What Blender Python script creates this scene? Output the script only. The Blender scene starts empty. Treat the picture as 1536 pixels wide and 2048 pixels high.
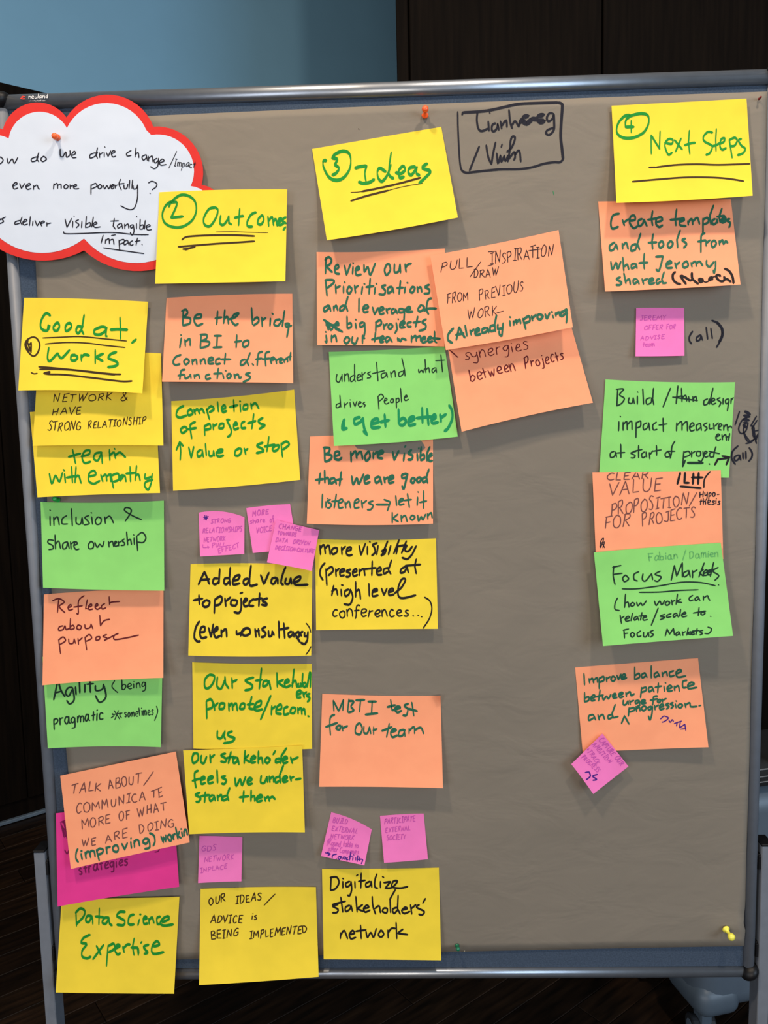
import bpy, bmesh, math, random
from mathutils import Vector, Matrix

# ------------------------------------------------------------------ camera
Z0 = 0.45                                   # bottom edge of the pinboard above the floor
FPX = 1560.0
CAM = Vector((0.62, -1.247, 0.94 + Z0))
YAW, PITCH, ROLL = math.radians(1.49), math.radians(-5.99), math.radians(1.28)
RM = Matrix.Rotation(YAW, 3, 'Z') @ Matrix.Rotation(PITCH, 3, 'X') @ Matrix.Rotation(ROLL, 3, 'Y')
scene = bpy.context.scene
col = scene.collection
cd = bpy.data.cameras.new('camera')
cam = bpy.data.objects.new('camera', cd)
col.objects.link(cam)
cd.sensor_fit = 'VERTICAL'
cd.sensor_height = 24.0
cd.lens = FPX / 2048.0 * 24.0
cd.clip_start = 0.01
m3 = Matrix((RM.col[0], RM.col[2], -RM.col[1])).transposed()
cam.matrix_world = Matrix.Translation(CAM) @ m3.to_4x4()
scene.camera = cam

# ------------------------------------------------------------------ light
world = bpy.data.worlds.new('world')
scene.world = world
world.use_nodes = True
wb = world.node_tree.nodes['Background']
wb.inputs[0].default_value = (0.50, 0.66, 1.0, 1)
wb.inputs[1].default_value = 0.15


def area(name, loc, target, size, power, color, size_y=None, spread=180):
    l = bpy.data.lights.new(name, 'AREA')
    l.shape = 'RECTANGLE' if size_y else 'DISK'
    l.size = size
    if size_y:
        l.size_y = size_y
    l.energy = power
    l.color = color
    l.spread = math.radians(spread)
    o = bpy.data.objects.new(name, l)
    o.location = loc
    o.rotation_euler = (Vector(target) - Vector(loc)).to_track_quat('-Z', 'Y').to_euler()
    col.objects.link(o)
    return o


area('ceiling_spot_light', (-0.10, -1.00, 3.40), (0.35, 0.0, 1.1), 0.16, 37, (1.0, 0.80, 0.60))
area('ceiling_spot_light', (1.35, -1.05, 3.40), (0.85, 0.0, 1.1), 0.16, 31, (1.0, 0.84, 0.68))
area('side_fill_light', (3.6, -2.6, 1.9), (0.7, 0.0, 1.2), 1.8, 78, (0.66, 0.82, 1.0), 1.8)  # cool daylight from the window on the right
area('side_fill_light', (-2.2, -3.4, 1.5), (0.4, 0.0, 0.8), 1.6, 42, (0.90, 0.93, 1.0), 1.4)  # added neutral fill from the left, evens out the board; no window there
area('low_fill_light', (0.5, -3.2, 1.15), (0.55, 0.0, 0.55), 1.2, 34, (1.0, 0.88, 0.74))  # added warm fill behind the camera, lifts the lower board; no real lamp
scene.view_settings.view_transform = 'Standard'
scene.view_settings.look = 'None'
scene.view_settings.gamma = 1.0
scene.view_settings.use_curve_mapping = False
scene.view_settings.exposure = 0.0

# ------------------------------------------------------------------ helpers
FR = {'Z1': (0, 130, 3.572), 'Z2': (300, 370, 4.876), 'Z3': (610, 200, 4.8), 'Z4': (900, 190, 6.144),
      'Z5': (1190, 130, 4.439), 'Z6': (620, 490, 4.997), 'A1': (850, 450, 4.389), 'A2': (1180, 400, 4.8),
      'A3': (30, 590, 4.955), 'A4': (70, 990, 4.015), 'A5': (330, 770, 4.955), 'A6': (370, 1120, 5.389),
      'B1': (600, 870, 5.12), 'B2': (1170, 750, 4.197), 'B3': (1140, 1080, 3.937), 'B4': (100, 1490, 5.12),
      'B5': (100, 1780, 5.12), 'B6': (370, 1480, 4.096), 'B7': (620, 1380, 3.658), 'B8': (1200, 1780, 4.571),
      'P': (0, 0, 1.0), 'C1': (1330, 530, 10.24)}
YP = 0.0045                                  # plane of the brown paper, behind the face of the frame


def zp(fr, x, y):
    f = FR[fr]
    return (f[0] + x / f[2], f[1] + y / f[2])


def ray(px, py):
    return RM @ Vector(((px - 768) / FPX, 1.0, -(py - 1024) / FPX))


def on_board(px, py, lift=0.0):
    d = ray(px, py)
    t = (YP - lift - CAM.y) / d.y
    return CAM + d * t


def on_floor(px, py, z=0.0):
    d = ray(px, py)
    return CAM + d * ((z - CAM.z) / d.z)


def tag(o, label=None, cat=None, group=None, kind=None):
    if label: o['label'] = label
    if cat: o['category'] = cat
    if group: o['group'] = group
    if kind: o['kind'] = kind
    return o


def empty(name, loc):
    o = bpy.data.objects.new(name, None)
    o.empty_display_size = 0.05
    o.location = loc
    col.objects.link(o)
    return o


def link_mesh(name, verts, faces, mat, parent=None, org=(0, 0, 0), smooth=False):
    org = Vector(org)
    me = bpy.data.meshes.new(name)
    me.from_pydata([tuple(Vector(v) - org) for v in verts], [], faces)
    me.update()
    if smooth:
        me.polygons.foreach_set('use_smooth', [True] * len(me.polygons))
    if mat: me.materials.append(mat)
    o = bpy.data.objects.new(name, me)
    col.objects.link(o)
    if parent:
        o.parent = parent
        o.location = org - parent.location if False else org - Vector(parent.location)
    else:
        o.location = org
    return o


def bm_obj(name, bm, mat, parent=None, smooth=False, loc=None):
    """world-space bmesh -> object whose origin is loc (or the parent's origin)"""
    org = Vector(loc) if loc is not None else (Vector(parent.location) if parent else Vector((0, 0, 0)))
    bmesh.ops.translate(bm, verts=bm.verts, vec=-org)
    me = bpy.data.meshes.new(name)
    bm.to_mesh(me)
    bm.free()
    if smooth:
        me.polygons.foreach_set('use_smooth', [True] * len(me.polygons))
    if mat: me.materials.append(mat)
    o = bpy.data.objects.new(name, me)
    col.objects.link(o)
    if parent:
        o.parent = parent
        o.location = org - Vector(parent.location)
    else:
        o.location = org
    return o


def box(bm, x0, x1, y0, y1, z0, z1, bev=0.0, seg=2, mat=None):
    r = bmesh.ops.create_cube(bm, size=1.0)
    vs = r['verts']
    M = Matrix.Translation(((x0 + x1) / 2, (y0 + y1) / 2, (z0 + z1) / 2)) @ Matrix.Diagonal((x1 - x0, y1 - y0, z1 - z0, 1))
    if mat: M = mat @ M
    bmesh.ops.transform(bm, matrix=M, verts=vs)
    if bev:
        es = list({e for v in vs for e in v.link_edges})
        bmesh.ops.bevel(bm, geom=es, offset=bev, segments=seg, affect='EDGES', profile=0.5)


def lathe(bm, prof, M, seg=20):
    """prof: (radius, height) along local Z"""
    rings = []
    for r, h in prof:
        rings.append([bm.verts.new(M @ Vector((r * math.cos(2 * math.pi * k / seg), r * math.sin(2 * math.pi * k / seg), h))) for k in range(seg)])
    for a, b in zip(rings[:-1], rings[1:]):
        for k in range(seg):
            bm.faces.new((a[k], a[(k + 1) % seg], b[(k + 1) % seg], b[k]))
    bm.faces.new(rings[0][::-1])
    bm.faces.new(rings[-1])


def track(d):
    return Vector(d).to_track_quat('Z', 'Y').to_matrix().to_4x4()


# ------------------------------------------------------------------ materials
def mat_base(name):
    m = bpy.data.materials.new(name)
    m.use_nodes = True
    nt = m.node_tree
    return m, nt, nt.nodes['Principled BSDF']


def noise_mix(nt, c1, c2, scale, lo=0.35, hi=0.65, detail=4, stretch=(1, 1, 1), obj=True):
    tc = nt.nodes.new('ShaderNodeTexCoord')
    mp = nt.nodes.new('ShaderNodeMapping')
    mp.inputs['Scale'].default_value = stretch
    no = nt.nodes.new('ShaderNodeTexNoise')
    no.inputs['Scale'].default_value = scale
    no.inputs['Detail'].default_value = detail
    rp = nt.nodes.new('ShaderNodeValToRGB')
    rp.color_ramp.elements[0].position = lo
    rp.color_ramp.elements[1].position = hi
    rp.color_ramp.elements[0].color = (*c1, 1)
    rp.color_ramp.elements[1].color = (*c2, 1)
    nt.links.new(tc.outputs['Object'], mp.inputs['Vector'])
    nt.links.new(mp.outputs[0], no.inputs['Vector'])
    nt.links.new(no.outputs['Fac'], rp.inputs['Fac'])
    return no, rp, mp


def bump(nt, bs, src, strength, dist):
    b = nt.nodes.new('ShaderNodeBump')
    b.inputs['Strength'].default_value = strength
    b.inputs['Distance'].default_value = dist
    nt.links.new(src, b.inputs['Height'])
    nt.links.new(b.outputs[0], bs.inputs['Normal'])
    return b


def simple(name, c, rough=0.6, metal=0.0, var=0.12, scale=40, bmp=0.0, bd=0.0005, spec=0.5):
    m, nt, bs = mat_base(name)
    c2 = tuple(min(1, x * (1 + var)) for x in c)
    c1 = tuple(x * (1 - var) for x in c)
    no, rp, mp = noise_mix(nt, c1, c2, scale)
    nt.links.new(rp.outputs[0], bs.inputs['Base Color'])
    bs.inputs['Roughness'].default_value = rough
    bs.inputs['Metallic'].default_value = metal
    bs.inputs['Specular IOR Level'].default_value = spec
    if bmp: bump(nt, bs, no.outputs['Fac'], bmp, bd)
    return m


def paper_mat(name, c, trans=0.22, var=0.03):
    """sheet of coloured paper: matt, faintly mottled, a little light comes through"""
    m, nt, bs = mat_base(name)
    c2 = tuple(min(1, x * (1 + var)) for x in c)
    c1 = tuple(x * (1 - var) for x in c)
    no, rp, mp = noise_mix(nt, c1, c2, 22, detail=3)
    nt.links.new(rp.outputs[0], bs.inputs['Base Color'])
    bs.inputs['Roughness'].default_value = 0.75
    bs.inputs['Specular IOR Level'].default_value = 0.18
    n2 = nt.nodes.new('ShaderNodeTexNoise')
    n2.inputs['Scale'].default_value = 14
    n2.inputs['Detail'].default_value = 2
    nt.links.new(mp.outputs[0], n2.inputs['Vector'])
    b = bump(nt, bs, n2.outputs['Fac'], 0.6, 0.004)
    tr = nt.nodes.new('ShaderNodeBsdfTranslucent')
    nt.links.new(rp.outputs[0], tr.inputs['Color'])
    mx = nt.nodes.new('ShaderNodeMixShader')
    mx.inputs[0].default_value = trans
    nt.links.new(bs.outputs[0], mx.inputs[1])
    nt.links.new(tr.outputs[0], mx.inputs[2])
    nt.links.new(mx.outputs[0], nt.nodes['Material Output'].inputs['Surface'])
    return m


def lin(r, g, b):
    f = lambda v: (v / 255 / 12.92) if v / 255 < 0.04045 else ((v / 255 + 0.055) / 1.055) ** 2.4
    return (f(r), f(g), f(b))


M_YEL = paper_mat('yellow_note_paper', lin(244, 219, 66))
M_PEA = paper_mat('peach_note_paper', lin(255, 170, 128))
M_GRN = paper_mat('green_note_paper', lin(146, 222, 122))
M_PNK = paper_mat('pink_note_paper', lin(244, 130, 200))
M_MAG = paper_mat('magenta_note_paper', lin(232, 62, 152))
M_WHT = paper_mat('white_card', lin(200, 211, 226), 0.08, 0.01)
M_RED = paper_mat('red_card_print', lin(205, 48, 44), 0.05, 0.02)
PAPER = {'Y': M_YEL, 'O': M_PEA, 'G': M_GRN, 'P': M_PNK, 'M': M_MAG}


def ink(name, c, rough=0.7):
    return simple(name, c, rough, 0, 0.06, 300, spec=0.25)


INK = {
    'gy': ink('green_ink_on_yellow', lin(12, 128, 40)),
    'go': ink('green_ink_on_peach', lin(28, 92, 70)),
    'gg': ink('green_ink_on_green', lin(0, 128, 78)),
    'k': ink('black_marker_ink', lin(18, 14, 17)),
    'ky': ink('brown_black_ink_on_yellow', lin(52, 34, 10)),
    'kt': ink('thin_pen_ink', lin(38, 28, 34)),
    'kr': ink('dark_red_looking_ink', lin(92, 20, 26)),
    'kg': ink('black_ink_on_green', lin(12, 44, 30)),
    'kb': ink('blue_black_marker_ink', lin(17, 18, 32)),
    'v': ink('violet_ink', lin(58, 18, 120)),
    'pp': ink('faint_pen_ink_on_pink', lin(188, 78, 164)),
    'pm': ink('dark_pen_ink_on_magenta', lin(120, 12, 78)),
    'pe': ink('grey_pencil_on_green', lin(92, 165, 95)),
    'bo': ink('grey_brown_pen_on_peach', lin(110, 66, 62)),
    'wh': ink('white_print', lin(225, 225, 225)),
    'rd': ink('red_print', lin(215, 60, 45)),
}
# ------------------------------------------------------------------ handwriting
# glyph = width | stroke ; stroke ...   points "x,y"; a leading '-' keeps the stroke straight. x-height 1, capitals 1.6
_F = {
 'a': '.85|.7,.85 .4,1 .1,.65 .08,.25 .3,.0 .58,.3 .7,.85;.72,.98 .68,.3 .85,.0',
 'b': '.78|-.1,1.8 .06,.02;.08,.5 .38,.92 .7,.62 .58,.14 .3,-.02 .07,.12',
 'c': '.7|.66,.86 .38,1 .08,.6 .14,.14 .42,0 .7,.14',
 'd': '.85|.66,.8 .38,.96 .08,.5 .18,.04 .46,.08 .68,.5;-.76,1.8 .68,.0',
 'e': '.75|.08,.48 .42,.5 .68,.72 .5,1 .2,.86 .07,.4 .3,.02 .74,.12',
 'f': '.6|.66,1.62 .46,1.76 .3,1.4 .27,.2 .2,-.35;-.02,.88 .6,.95',
 'g': '.78|.68,.88 .38,1 .08,.62 .26,.2 .58,.42 .7,.95;.72,.98 .72,.1 .56,-.58 .12,-.6',
 'h': '.78|-.12,1.8 .07,0;.08,.5 .38,.94 .62,.78 .68,0',
 'i': '.28|-.15,.98 .13,0;-.16,1.36 .22,1.46',
 'j': '.4|.3,.98 .3,-.1 .18,-.62 -.1,-.6;-.3,1.36 .36,1.46',
 'k': '.72|-.12,1.75 .1,0;-.64,.98 .14,.46 .68,0',
 'l': '.25|-.14,1.8 .12,0',
 'm': '1.1|-.08,1 .06,0;.08,.55 .3,.98 .48,.82 .5,0;.5,.55 .74,.98 .94,.8 1.0,0',
 'n': '.75|-.08,1 .07,0;.08,.55 .36,.98 .6,.82 .66,0',
 'o': '.8|.4,1 .1,.65 .14,.15 .42,0 .7,.3 .66,.8 .38,1.02',
 'p': '.78|-.12,1 .06,-.8;.1,.75 .4,1.02 .7,.7 .52,.2 .1,.12',
 'q': '.78|.68,.88 .38,1 .08,.6 .28,.1 .66,.4;-.7,1 .7,-.8',
 'r': '.6|-.1,1 .08,0;.09,.55 .28,.92 .56,.95',
 's': '.62|.58,.9 .34,1 .14,.8 .34,.54 .54,.28 .36,.0 .03,.06',
 't': '.6|-.3,1.55 .27,.0;-.0,.9 .6,.98',
 'u': '.8|.1,1 .08,.3 .3,0 .6,.3 .68,1;-.68,1 .74,0',
 'v': '.7|-.06,1 .3,0 .66,1',
 'w': '1.05|-.06,1 .25,.02 .5,.8 .72,.02 1.0,1.05',
 'x': '.7|-.06,.95 .64,.02;-.64,1 .03,-.05',
 'y': '.75|.08,1 .12,.42 .38,.3 .62,.6 .68,1;.68,1 .66,0 .48,-.62 .08,-.58',
 'z': '.7|-.06,.95 .62,.98 .06,.03 .68,.05',
 'A': '1.05|-.02,.0 .5,1.6 .95,0;-.22,.55 .8,.6',
 'B': '.95|-.12,1.55 .08,0;.1,1.55 .6,1.6 .66,1.15 .2,.85 .2,.85 .8,.62 .74,.1 .08,.0',
 'C': '.95|.85,1.4 .5,1.58 .1,1.0 .14,.3 .5,.02 .88,.18',
 'D': '1.0|-.14,1.5 .1,0;.05,1.5 .6,1.5 .9,.9 .6,.15 .08,.0',
 'E': '.85|-.12,1.5 .1,.02;-.12,1.5 .8,1.56;-.12,.8 .66,.84;-.1,.02 .78,.04',
 'F': '.85|-.14,1.5 .1,0;-.0,1.5 .85,1.58;-.1,.82 .65,.86',
 'G': '1.0|.85,1.36 .5,1.58 .1,1.0 .16,.25 .55,.0 .86,.3 .86,.66;-.52,.68 .92,.66',
 'H': '1.0|-.12,1.55 .1,0;-.84,1.6 .8,0;-.1,.78 .84,.82',
 'I': '.6|-.3,1.55 .28,0;-.02,1.5 .6,1.58;-.0,.0 .58,.03',
 'J': '.75|.6,1.5 .58,.3 .36,.0 .06,.2;-.25,1.5 .8,1.56',
 'K': '.9|-.12,1.55 .1,0;-.78,1.5 .14,.72 .82,0',
 'L': '.8|-.14,1.55 .1,.05 .76,.06',
 'M': '1.25|-.06,0 .18,1.55 .58,.5 1.0,1.55 1.12,0',
 'N': '1.05|-.08,0 .14,1.5 .8,.06 .92,1.58',
 'O': '1.1|.55,1.58 .12,1.1 .18,.25 .55,.0 .95,.45 .92,1.25 .52,1.6',
 'P': '.9|-.12,1.5 .08,-.15;.04,1.45 .6,1.6 .76,1.15 .5,.78 .1,.74',
 'Q': '1.1|.55,1.58 .12,1.1 .18,.25 .55,.0 .95,.45 .92,1.25 .52,1.6;-.6,.35 1.0,-.1',
 'R': '.95|-.12,1.5 .08,0;.04,1.45 .6,1.6 .74,1.2 .5,.86 .14,.78;-.3,.8 .85,.02',
 'S': '.85|.78,1.4 .46,1.6 .16,1.25 .45,.86 .7,.45 .46,.02 .04,.12',
 'T': '.95|-.46,1.5 .42,0;-.02,1.48 .95,1.56',
 'U': '1.0|.1,1.55 .1,.4 .42,0 .78,.4 .84,1.55',
 'V': '.95|-.04,1.55 .42,0 .92,1.6',
 'W': '1.35|-.05,1.5 .32,.02 .62,1.2 .9,.02 1.3,1.58',
 'X': '.95|-.06,1.5 .86,0;-.84,1.55 .02,0',
 'Y': '.9|-.04,1.5 .4,.8 .84,1.55;-.42,.8 .38,0',
 'Z': '.9|-.06,1.5 .82,1.5 .06,.03 .86,.05',
 '(': '.45|.4,1.8 .12,1.3 .08,.4 .3,-.3',
 ')': '.45|.06,1.8 .36,1.3 .36,.4 .08,-.3',
 '/': '.6|-.6,1.7 .02,-.3',
 '&': '.95|.9,.1 .3,1.2 .45,1.6 .66,1.3 .1,.5 .3,.05 .6,.2 .85,.7',
 '.': '.3|-.1,.0 .15,.04',
 ',': '.3|-.15,.08 .05,-.2',
 '-': '.6|-.05,.5 .55,.55',
 "'": '.2|-.12,1.8 .06,1.5',
 '?': '.8|.1,1.4 .35,1.7 .68,1.4 .4,.9 .34,.5;-.34,.1 .38,.04',
 '+': '.8|-.1,.6 .7,.62;-.4,1.0 .38,.2',
 '1': '.35|-.02,1.2 .2,1.55 .18,0',
 '2': '.8|.08,1.25 .35,1.6 .66,1.25 .08,.08 .08,.08 .72,.06',
}


def parse_stroke(s):
    st = s.strip()
    straight = st.startswith('-') and not st[1:2] == ''
    # a leading '-' marks a straight stroke; negative numbers are written "-.1" only after a comma or inside the list
    if straight:
        st = st[1:]
    pts = [tuple(float(v) for v in p.split(',')) for p in st.split()]
    return straight, pts


GLYPH = {}
for _k, _v in _F.items():
    w, rest = _v.split('|')
    GLYPH[_k] = (float(w), [parse_stroke(s) for s in rest.split(';')])


def smooth_pts(pts, n=5):
    if len(pts) < 3:
        return list(pts)
    out = []
    P = [pts[0]] + list(pts) + [pts[-1]]
    for i in range(1, len(P) - 2):
        p0, p1, p2, p3 = P[i - 1], P[i], P[i + 1], P[i + 2]
        if abs(p1[0] - p2[0]) + abs(p1[1] - p2[1]) < 1e-6:
            continue
        for k in range(n):
            t = k / n
            out.append(tuple(0.5 * (2 * p1[j] + (p2[j] - p0[j]) * t + (2 * p0[j] - 5 * p1[j] + 4 * p2[j] - p3[j]) * t * t
                                    + (3 * p1[j] - p0[j] - 3 * p2[j] + p3[j]) * t ** 3) for j in range(2)))
    out.append(tuple(pts[-1]))
    return out


def densify(pts, step):
    out = [pts[0]]
    for a, b in zip(pts[:-1], pts[1:]):
        L = math.hypot(b[0] - a[0], b[1] - a[1])
        n = max(1, int(L / step))
        for k in range(1, n + 1):
            out.append((a[0] + (b[0] - a[0]) * k / n, a[1] + (b[1] - a[1]) * k / n))
    return out


def word(fr, text, x0, y0, x1, y1, xh, slant=0.0, seed=0):
    """strokes (photo pixels) of one written word: baseline start and end, x-height"""
    rng = random.Random(hash_str(text) + seed + int(x0))
    gap = 0.16
    adv = []
    x = 0.0
    for ch in text:
        if ch == ' ':
            x += 0.55
            continue
        w = GLYPH[ch][0]
        adv.append((ch, x))
        x += w + gap
    total = x - gap
    ux, uy = x1 - x0, y1 - y0
    L = math.hypot(ux, uy)
    ux, uy = ux / L, uy / L
    sx = L / total
    vx, vy = uy, -ux                          # 'up' in image space
    out = []
    for ch, gx in adv:
        jy = rng.uniform(-.10, .10)
        js = rng.uniform(.86, 1.12)
        ro = rng.uniform(-.09, .09)
        wx = rng.uniform(.86, 1.08)
        sl = slant + rng.uniform(-.08, .10)
        for straight, pts in GLYPH[ch][1]:
            q = []
            for (a, b) in pts:
                a2 = gx + a * wx + rng.uniform(-.045, .045) + ro * b * .4
                b2 = b * js + jy + rng.uniform(-.05, .05) + ro * a
                X = a2 * sx + b2 * xh * sl
                Y = b2 * xh
                q.append(zp(fr, x0 + ux * X + vx * Y, y0 + uy * X + vy * Y))
            if straight:
                if len(q) == 2:               # a hand-drawn line is never quite straight
                    mx = ((q[0][0] + q[1][0]) / 2 + rng.uniform(-.3, .3), (q[0][1] + q[1][1]) / 2 + rng.uniform(-.2, .2))
                    q = smooth_pts([q[0], mx, q[1]], 3)
                out.append(q)
            else:
                out.append(smooth_pts(q, 5))
    return out


def hash_str(s):
    h = 7
    for c in s:
        h = (h * 31 + ord(c)) % 100003
    return h


def traced(fr, spec):
    """strokes traced point by point: 'x,y x,y;x,y ...' ('-' first keeps one straight)"""
    out = []
    for s in spec.replace('\n', ' ').split(';'):
        if not s.strip(): continue
        straight, pts = parse_stroke(s)
        q = [zp(fr, *p) for p in pts]
        out.append(q if straight else smooth_pts(q, 5))
    return out


def ribbon(verts, faces, pts, wpx, place, inside=None, chisel=0.0, taper=True):
    """one pen stroke as a thin ribbon; place(px,py) gives the 3-D point"""
    pts = densify(pts, 3.0)
    if len(pts) == 1:
        pts = [pts[0], (pts[0][0] + .5, pts[0][1])]
    runs, cur = [], []
    for p in pts:
        if inside is None or inside(*p):
            cur.append(p)
        else:
            if len(cur) > 1: runs.append(cur)
            cur = []
    if len(cur) > 1: runs.append(cur)
    for run in runs:
        n = len(run)
        dirs = []
        for i in range(n):
            a, b = run[max(0, i - 1)], run[min(n - 1, i + 1)]
            dx, dy = b[0] - a[0], b[1] - a[1]
            L = math.hypot(dx, dy) or 1
            dirs.append((dx / L, dy / L))
        L_, R_ = [], []
        for i, (p, d) in enumerate(zip(run, dirs)):
            w = wpx * 0.5 * (1 + chisel * (abs(d[0]) * 1.3 - 0.65))
            if taper and (i == 0 or i == n - 1): w *= 0.75
            nx, ny = -d[1], d[0]
            L_.append(place(p[0] + nx * w, p[1] + ny * w))
            R_.append(place(p[0] - nx * w, p[1] - ny * w))
        e0 = place(run[0][0] - dirs[0][0] * wpx * .38, run[0][1] - dirs[0][1] * wpx * .38)
        e1 = place(run[-1][0] + dirs[-1][0] * wpx * .38, run[-1][1] + dirs[-1][1] * wpx * .38)
        b = len(verts)
        for l, r in zip(L_, R_):
            verts.extend((l, r))
        for i in range(n - 1):
            faces.append((b + 2 * i, b + 2 * i + 1, b + 2 * i + 3, b + 2 * i + 2))
        verts.extend((e0, e1))
        faces.append((b, b + 2 * n, b + 1))
        faces.append((b + 2 * n - 1, b + 2 * n + 1, b + 2 * n - 2))


def write(parent, strokesets, place, inside=None, name='handwriting'):
    """strokesets: list of (ink key, width px, chisel, [strokes]); one mesh per ink"""
    by = {}
    for n_, (key, w, ch, strokes) in enumerate(strokesets):
        by[(n_, key)] = [(w, ch, strokes)]
    for (n_, key), sets in by.items():
        v, f = [], []
        for w, ch, strokes in sets:
            for s in strokes:
                ribbon(v, f, s, w, place, inside, ch)
        if f:
            link_mesh(name, v, f, INK[key], parent, parent.location)
# ------------------------------------------------------------------ room
M_DARKWOOD = None


def wood_mat(name, c1, c2, rough, stretch, scale=6, spec=0.4):
    m, nt, bs = mat_base(name)
    no, rp, mp = noise_mix(nt, c1, c2, scale, .35, .7, 6, stretch)
    nt.links.new(rp.outputs[0], bs.inputs['Base Color'])
    bs.inputs['Roughness'].default_value = rough
    bs.inputs['Specular IOR Level'].default_value = spec
    bump(nt, bs, no.outputs['Fac'], 0.15, 0.001)
    return m


M_FLOOR = wood_mat('dark_parquet', (.010, .0052, .0032), (.048, .024, .013), .5, (1, 14, 1), 5, .2)
M_WALLW = wood_mat('dark_wall_veneer', (.0028, .0018, .0013), (.0062, .004, .0026), .75, (14, 14, .8), 5, .06)
M_BLUE = simple('pale_blue_wall_paint', lin(112, 158, 188), .7, 0, .015, 6, spec=.1)
M_CEIL = simple('white_ceiling_paint', (.55, .55, .53), .9, 0, .03, 5, spec=.1)

# direction in which the wall on the left runs away from the camera
WD = ray(2771, 822)
WD.z = 0
WD.normalize()
W0 = on_floor(0, 1653)
WN = Vector((WD.y, -WD.x, 0))                # horizontal normal, towards the camera side


def wall_pt(px, py):
    d = ray(px, py)
    t = (W0 - CAM).dot(WN) / d.dot(WN)
    return CAM + d * t


WM = Matrix(((WD.x, -WN.x, 0, W0.x), (WD.y, -WN.y, 0, W0.y), (0, 0, 1, 0), (0, 0, 0, 1)))   # local x along the wall, y into it
zs = (wall_pt(0, 163).z + wall_pt(103, 187).z) / 2
HC = 3.5
bm = bmesh.new()
box(bm, -3.5, 4.6, .012, .10, 0, zs, mat=WM)
wl = bm_obj('wall_left', bm, M_WALLW)
tag(wl, kind='structure')
x = -3.5
while x < 4.5:                               # veneer panels of the lower wall, narrow shadow joints
    bm = bmesh.new()
    box(bm, x + .002, min(x + .60, 4.6) - .002, 0, .011, .075, zs - .002, .0015, 1, WM)
    bm_obj('panel', bm, M_WALLW, wl)
    x += .60
bm = bmesh.new()
box(bm, -3.5, 4.6, .012, .10, zs + .0005, HC - .001, mat=WM)
wu = bm_obj('wall_left_upper', bm, M_BLUE)
wu.name = 'wall_upper'
tag(wu, kind='structure')
bm = bmesh.new()
box(bm, -3.5, 4.6, -.004, .0115, .0015, .0135, .001, 1, WM)
bb = bm_obj('baseboard_left', bm, simple('brushed_strip', lin(105, 125, 145), .45, .3))
tag(bb, kind='structure')

# panelled partition behind the board, right
YW = 1.10
dd = ray(791, 80)
px0 = (CAM + dd * ((YW - CAM.y) / dd.y)).x
dd = ray(818, 80)
px1 = (CAM + dd * ((YW - CAM.y) / dd.y)).x
dd = ray(1205, 80)
px2 = (CAM + dd * ((YW - CAM.y) / dd.y)).x
bm = bmesh.new()
box(bm, px0 + .004, 4.6, YW + .019, YW + .12, 0, HC - .001)
wr = bm_obj('wall_right', bm, M_WALLW)
tag(wr, kind='structure')
pw_ = px2 - px1
edges = [px0, px1, px2]
while edges[-1] + pw_ < 4.55:
    edges.append(edges[-1] + pw_)
edges.append(4.598)
for a, b in zip(edges[:-1], edges[1:]):
    bm = bmesh.new()
    box(bm, a + .0025, b - .0025, YW, YW + .018, .002, HC - .002, .002, 1)
    bm_obj('panel', bm, M_WALLW, wr)

bm = bmesh.new()
box(bm, 4.602, 4.70, -4.8, 4.4, .0, HC - .001)
tag(bm_obj('wall_east', bm, M_WALLW), kind='structure')

# floor: planks run along the same direction as the left wall
bm = bmesh.new()
box(bm, -4.2, 4.7, -4.8, 4.4, -.06, -.0125)
fl = bm_obj('floor', bm, M_FLOOR)
tag(fl, kind='structure')
prng = random.Random(5)
PW, PL = .085, .9
pm = []
for k in range(4):
    me_b = bmesh.new()
    box(me_b, -PL / 2 + .0008, PL / 2 - .0008, -PW / 2 + .0008, PW / 2 - .0008, -.012, 0, .0012, 1)
    me = bpy.data.meshes.new('plank')
    me_b.to_mesh(me)
    me_b.free()
    me.materials.append(wood_mat('parquet_plank', tuple(v * (.7 + .25 * k) for v in (.005, .0030, .0018)), tuple(v * (.7 + .25 * k) for v in (.024, .0125, .0062)), .48, (1, 9, 1), 7, .22))
    pm.append(me)
ang = math.atan2(WD.y, WD.x)
cnt = 0
cands = []
for r in range(-40, 60):
    for c in range(-6, 7):
        lx = c * PL + (r % 3) * PL / 3 + .13
        ly = -r * PW
        p = W0 + WD * lx + WN * (r * PW + PW / 2 + .004)
        if r < 0: continue
        # inside the camera's view?
        d = RM.transposed() @ (p - CAM)
        if d.y < .3: continue
        X, Y = 768 + FPX * d.x / d.y, 1024 - FPX * d.z / d.y
        if -420 < X < 1950 and 1500 < Y < 2500:
            cands.append(((p - CAM).length, p))
cands.sort(key=lambda t: t[0])
for _, p in cands[:290]:
    o = bpy.data.objects.new('plank', prng.choice(pm))
    o.location = (p.x, p.y, -.0005 - prng.random() * .0006)
    o.rotation_euler = (0, 0, ang)
    col.objects.link(o)
    o.parent = fl
bm = bmesh.new()
box(bm, -4.2, 4.7, -4.8, 4.4, HC, HC + .08)
tag(bm_obj('ceiling', bm, M_CEIL), kind='structure')

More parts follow.
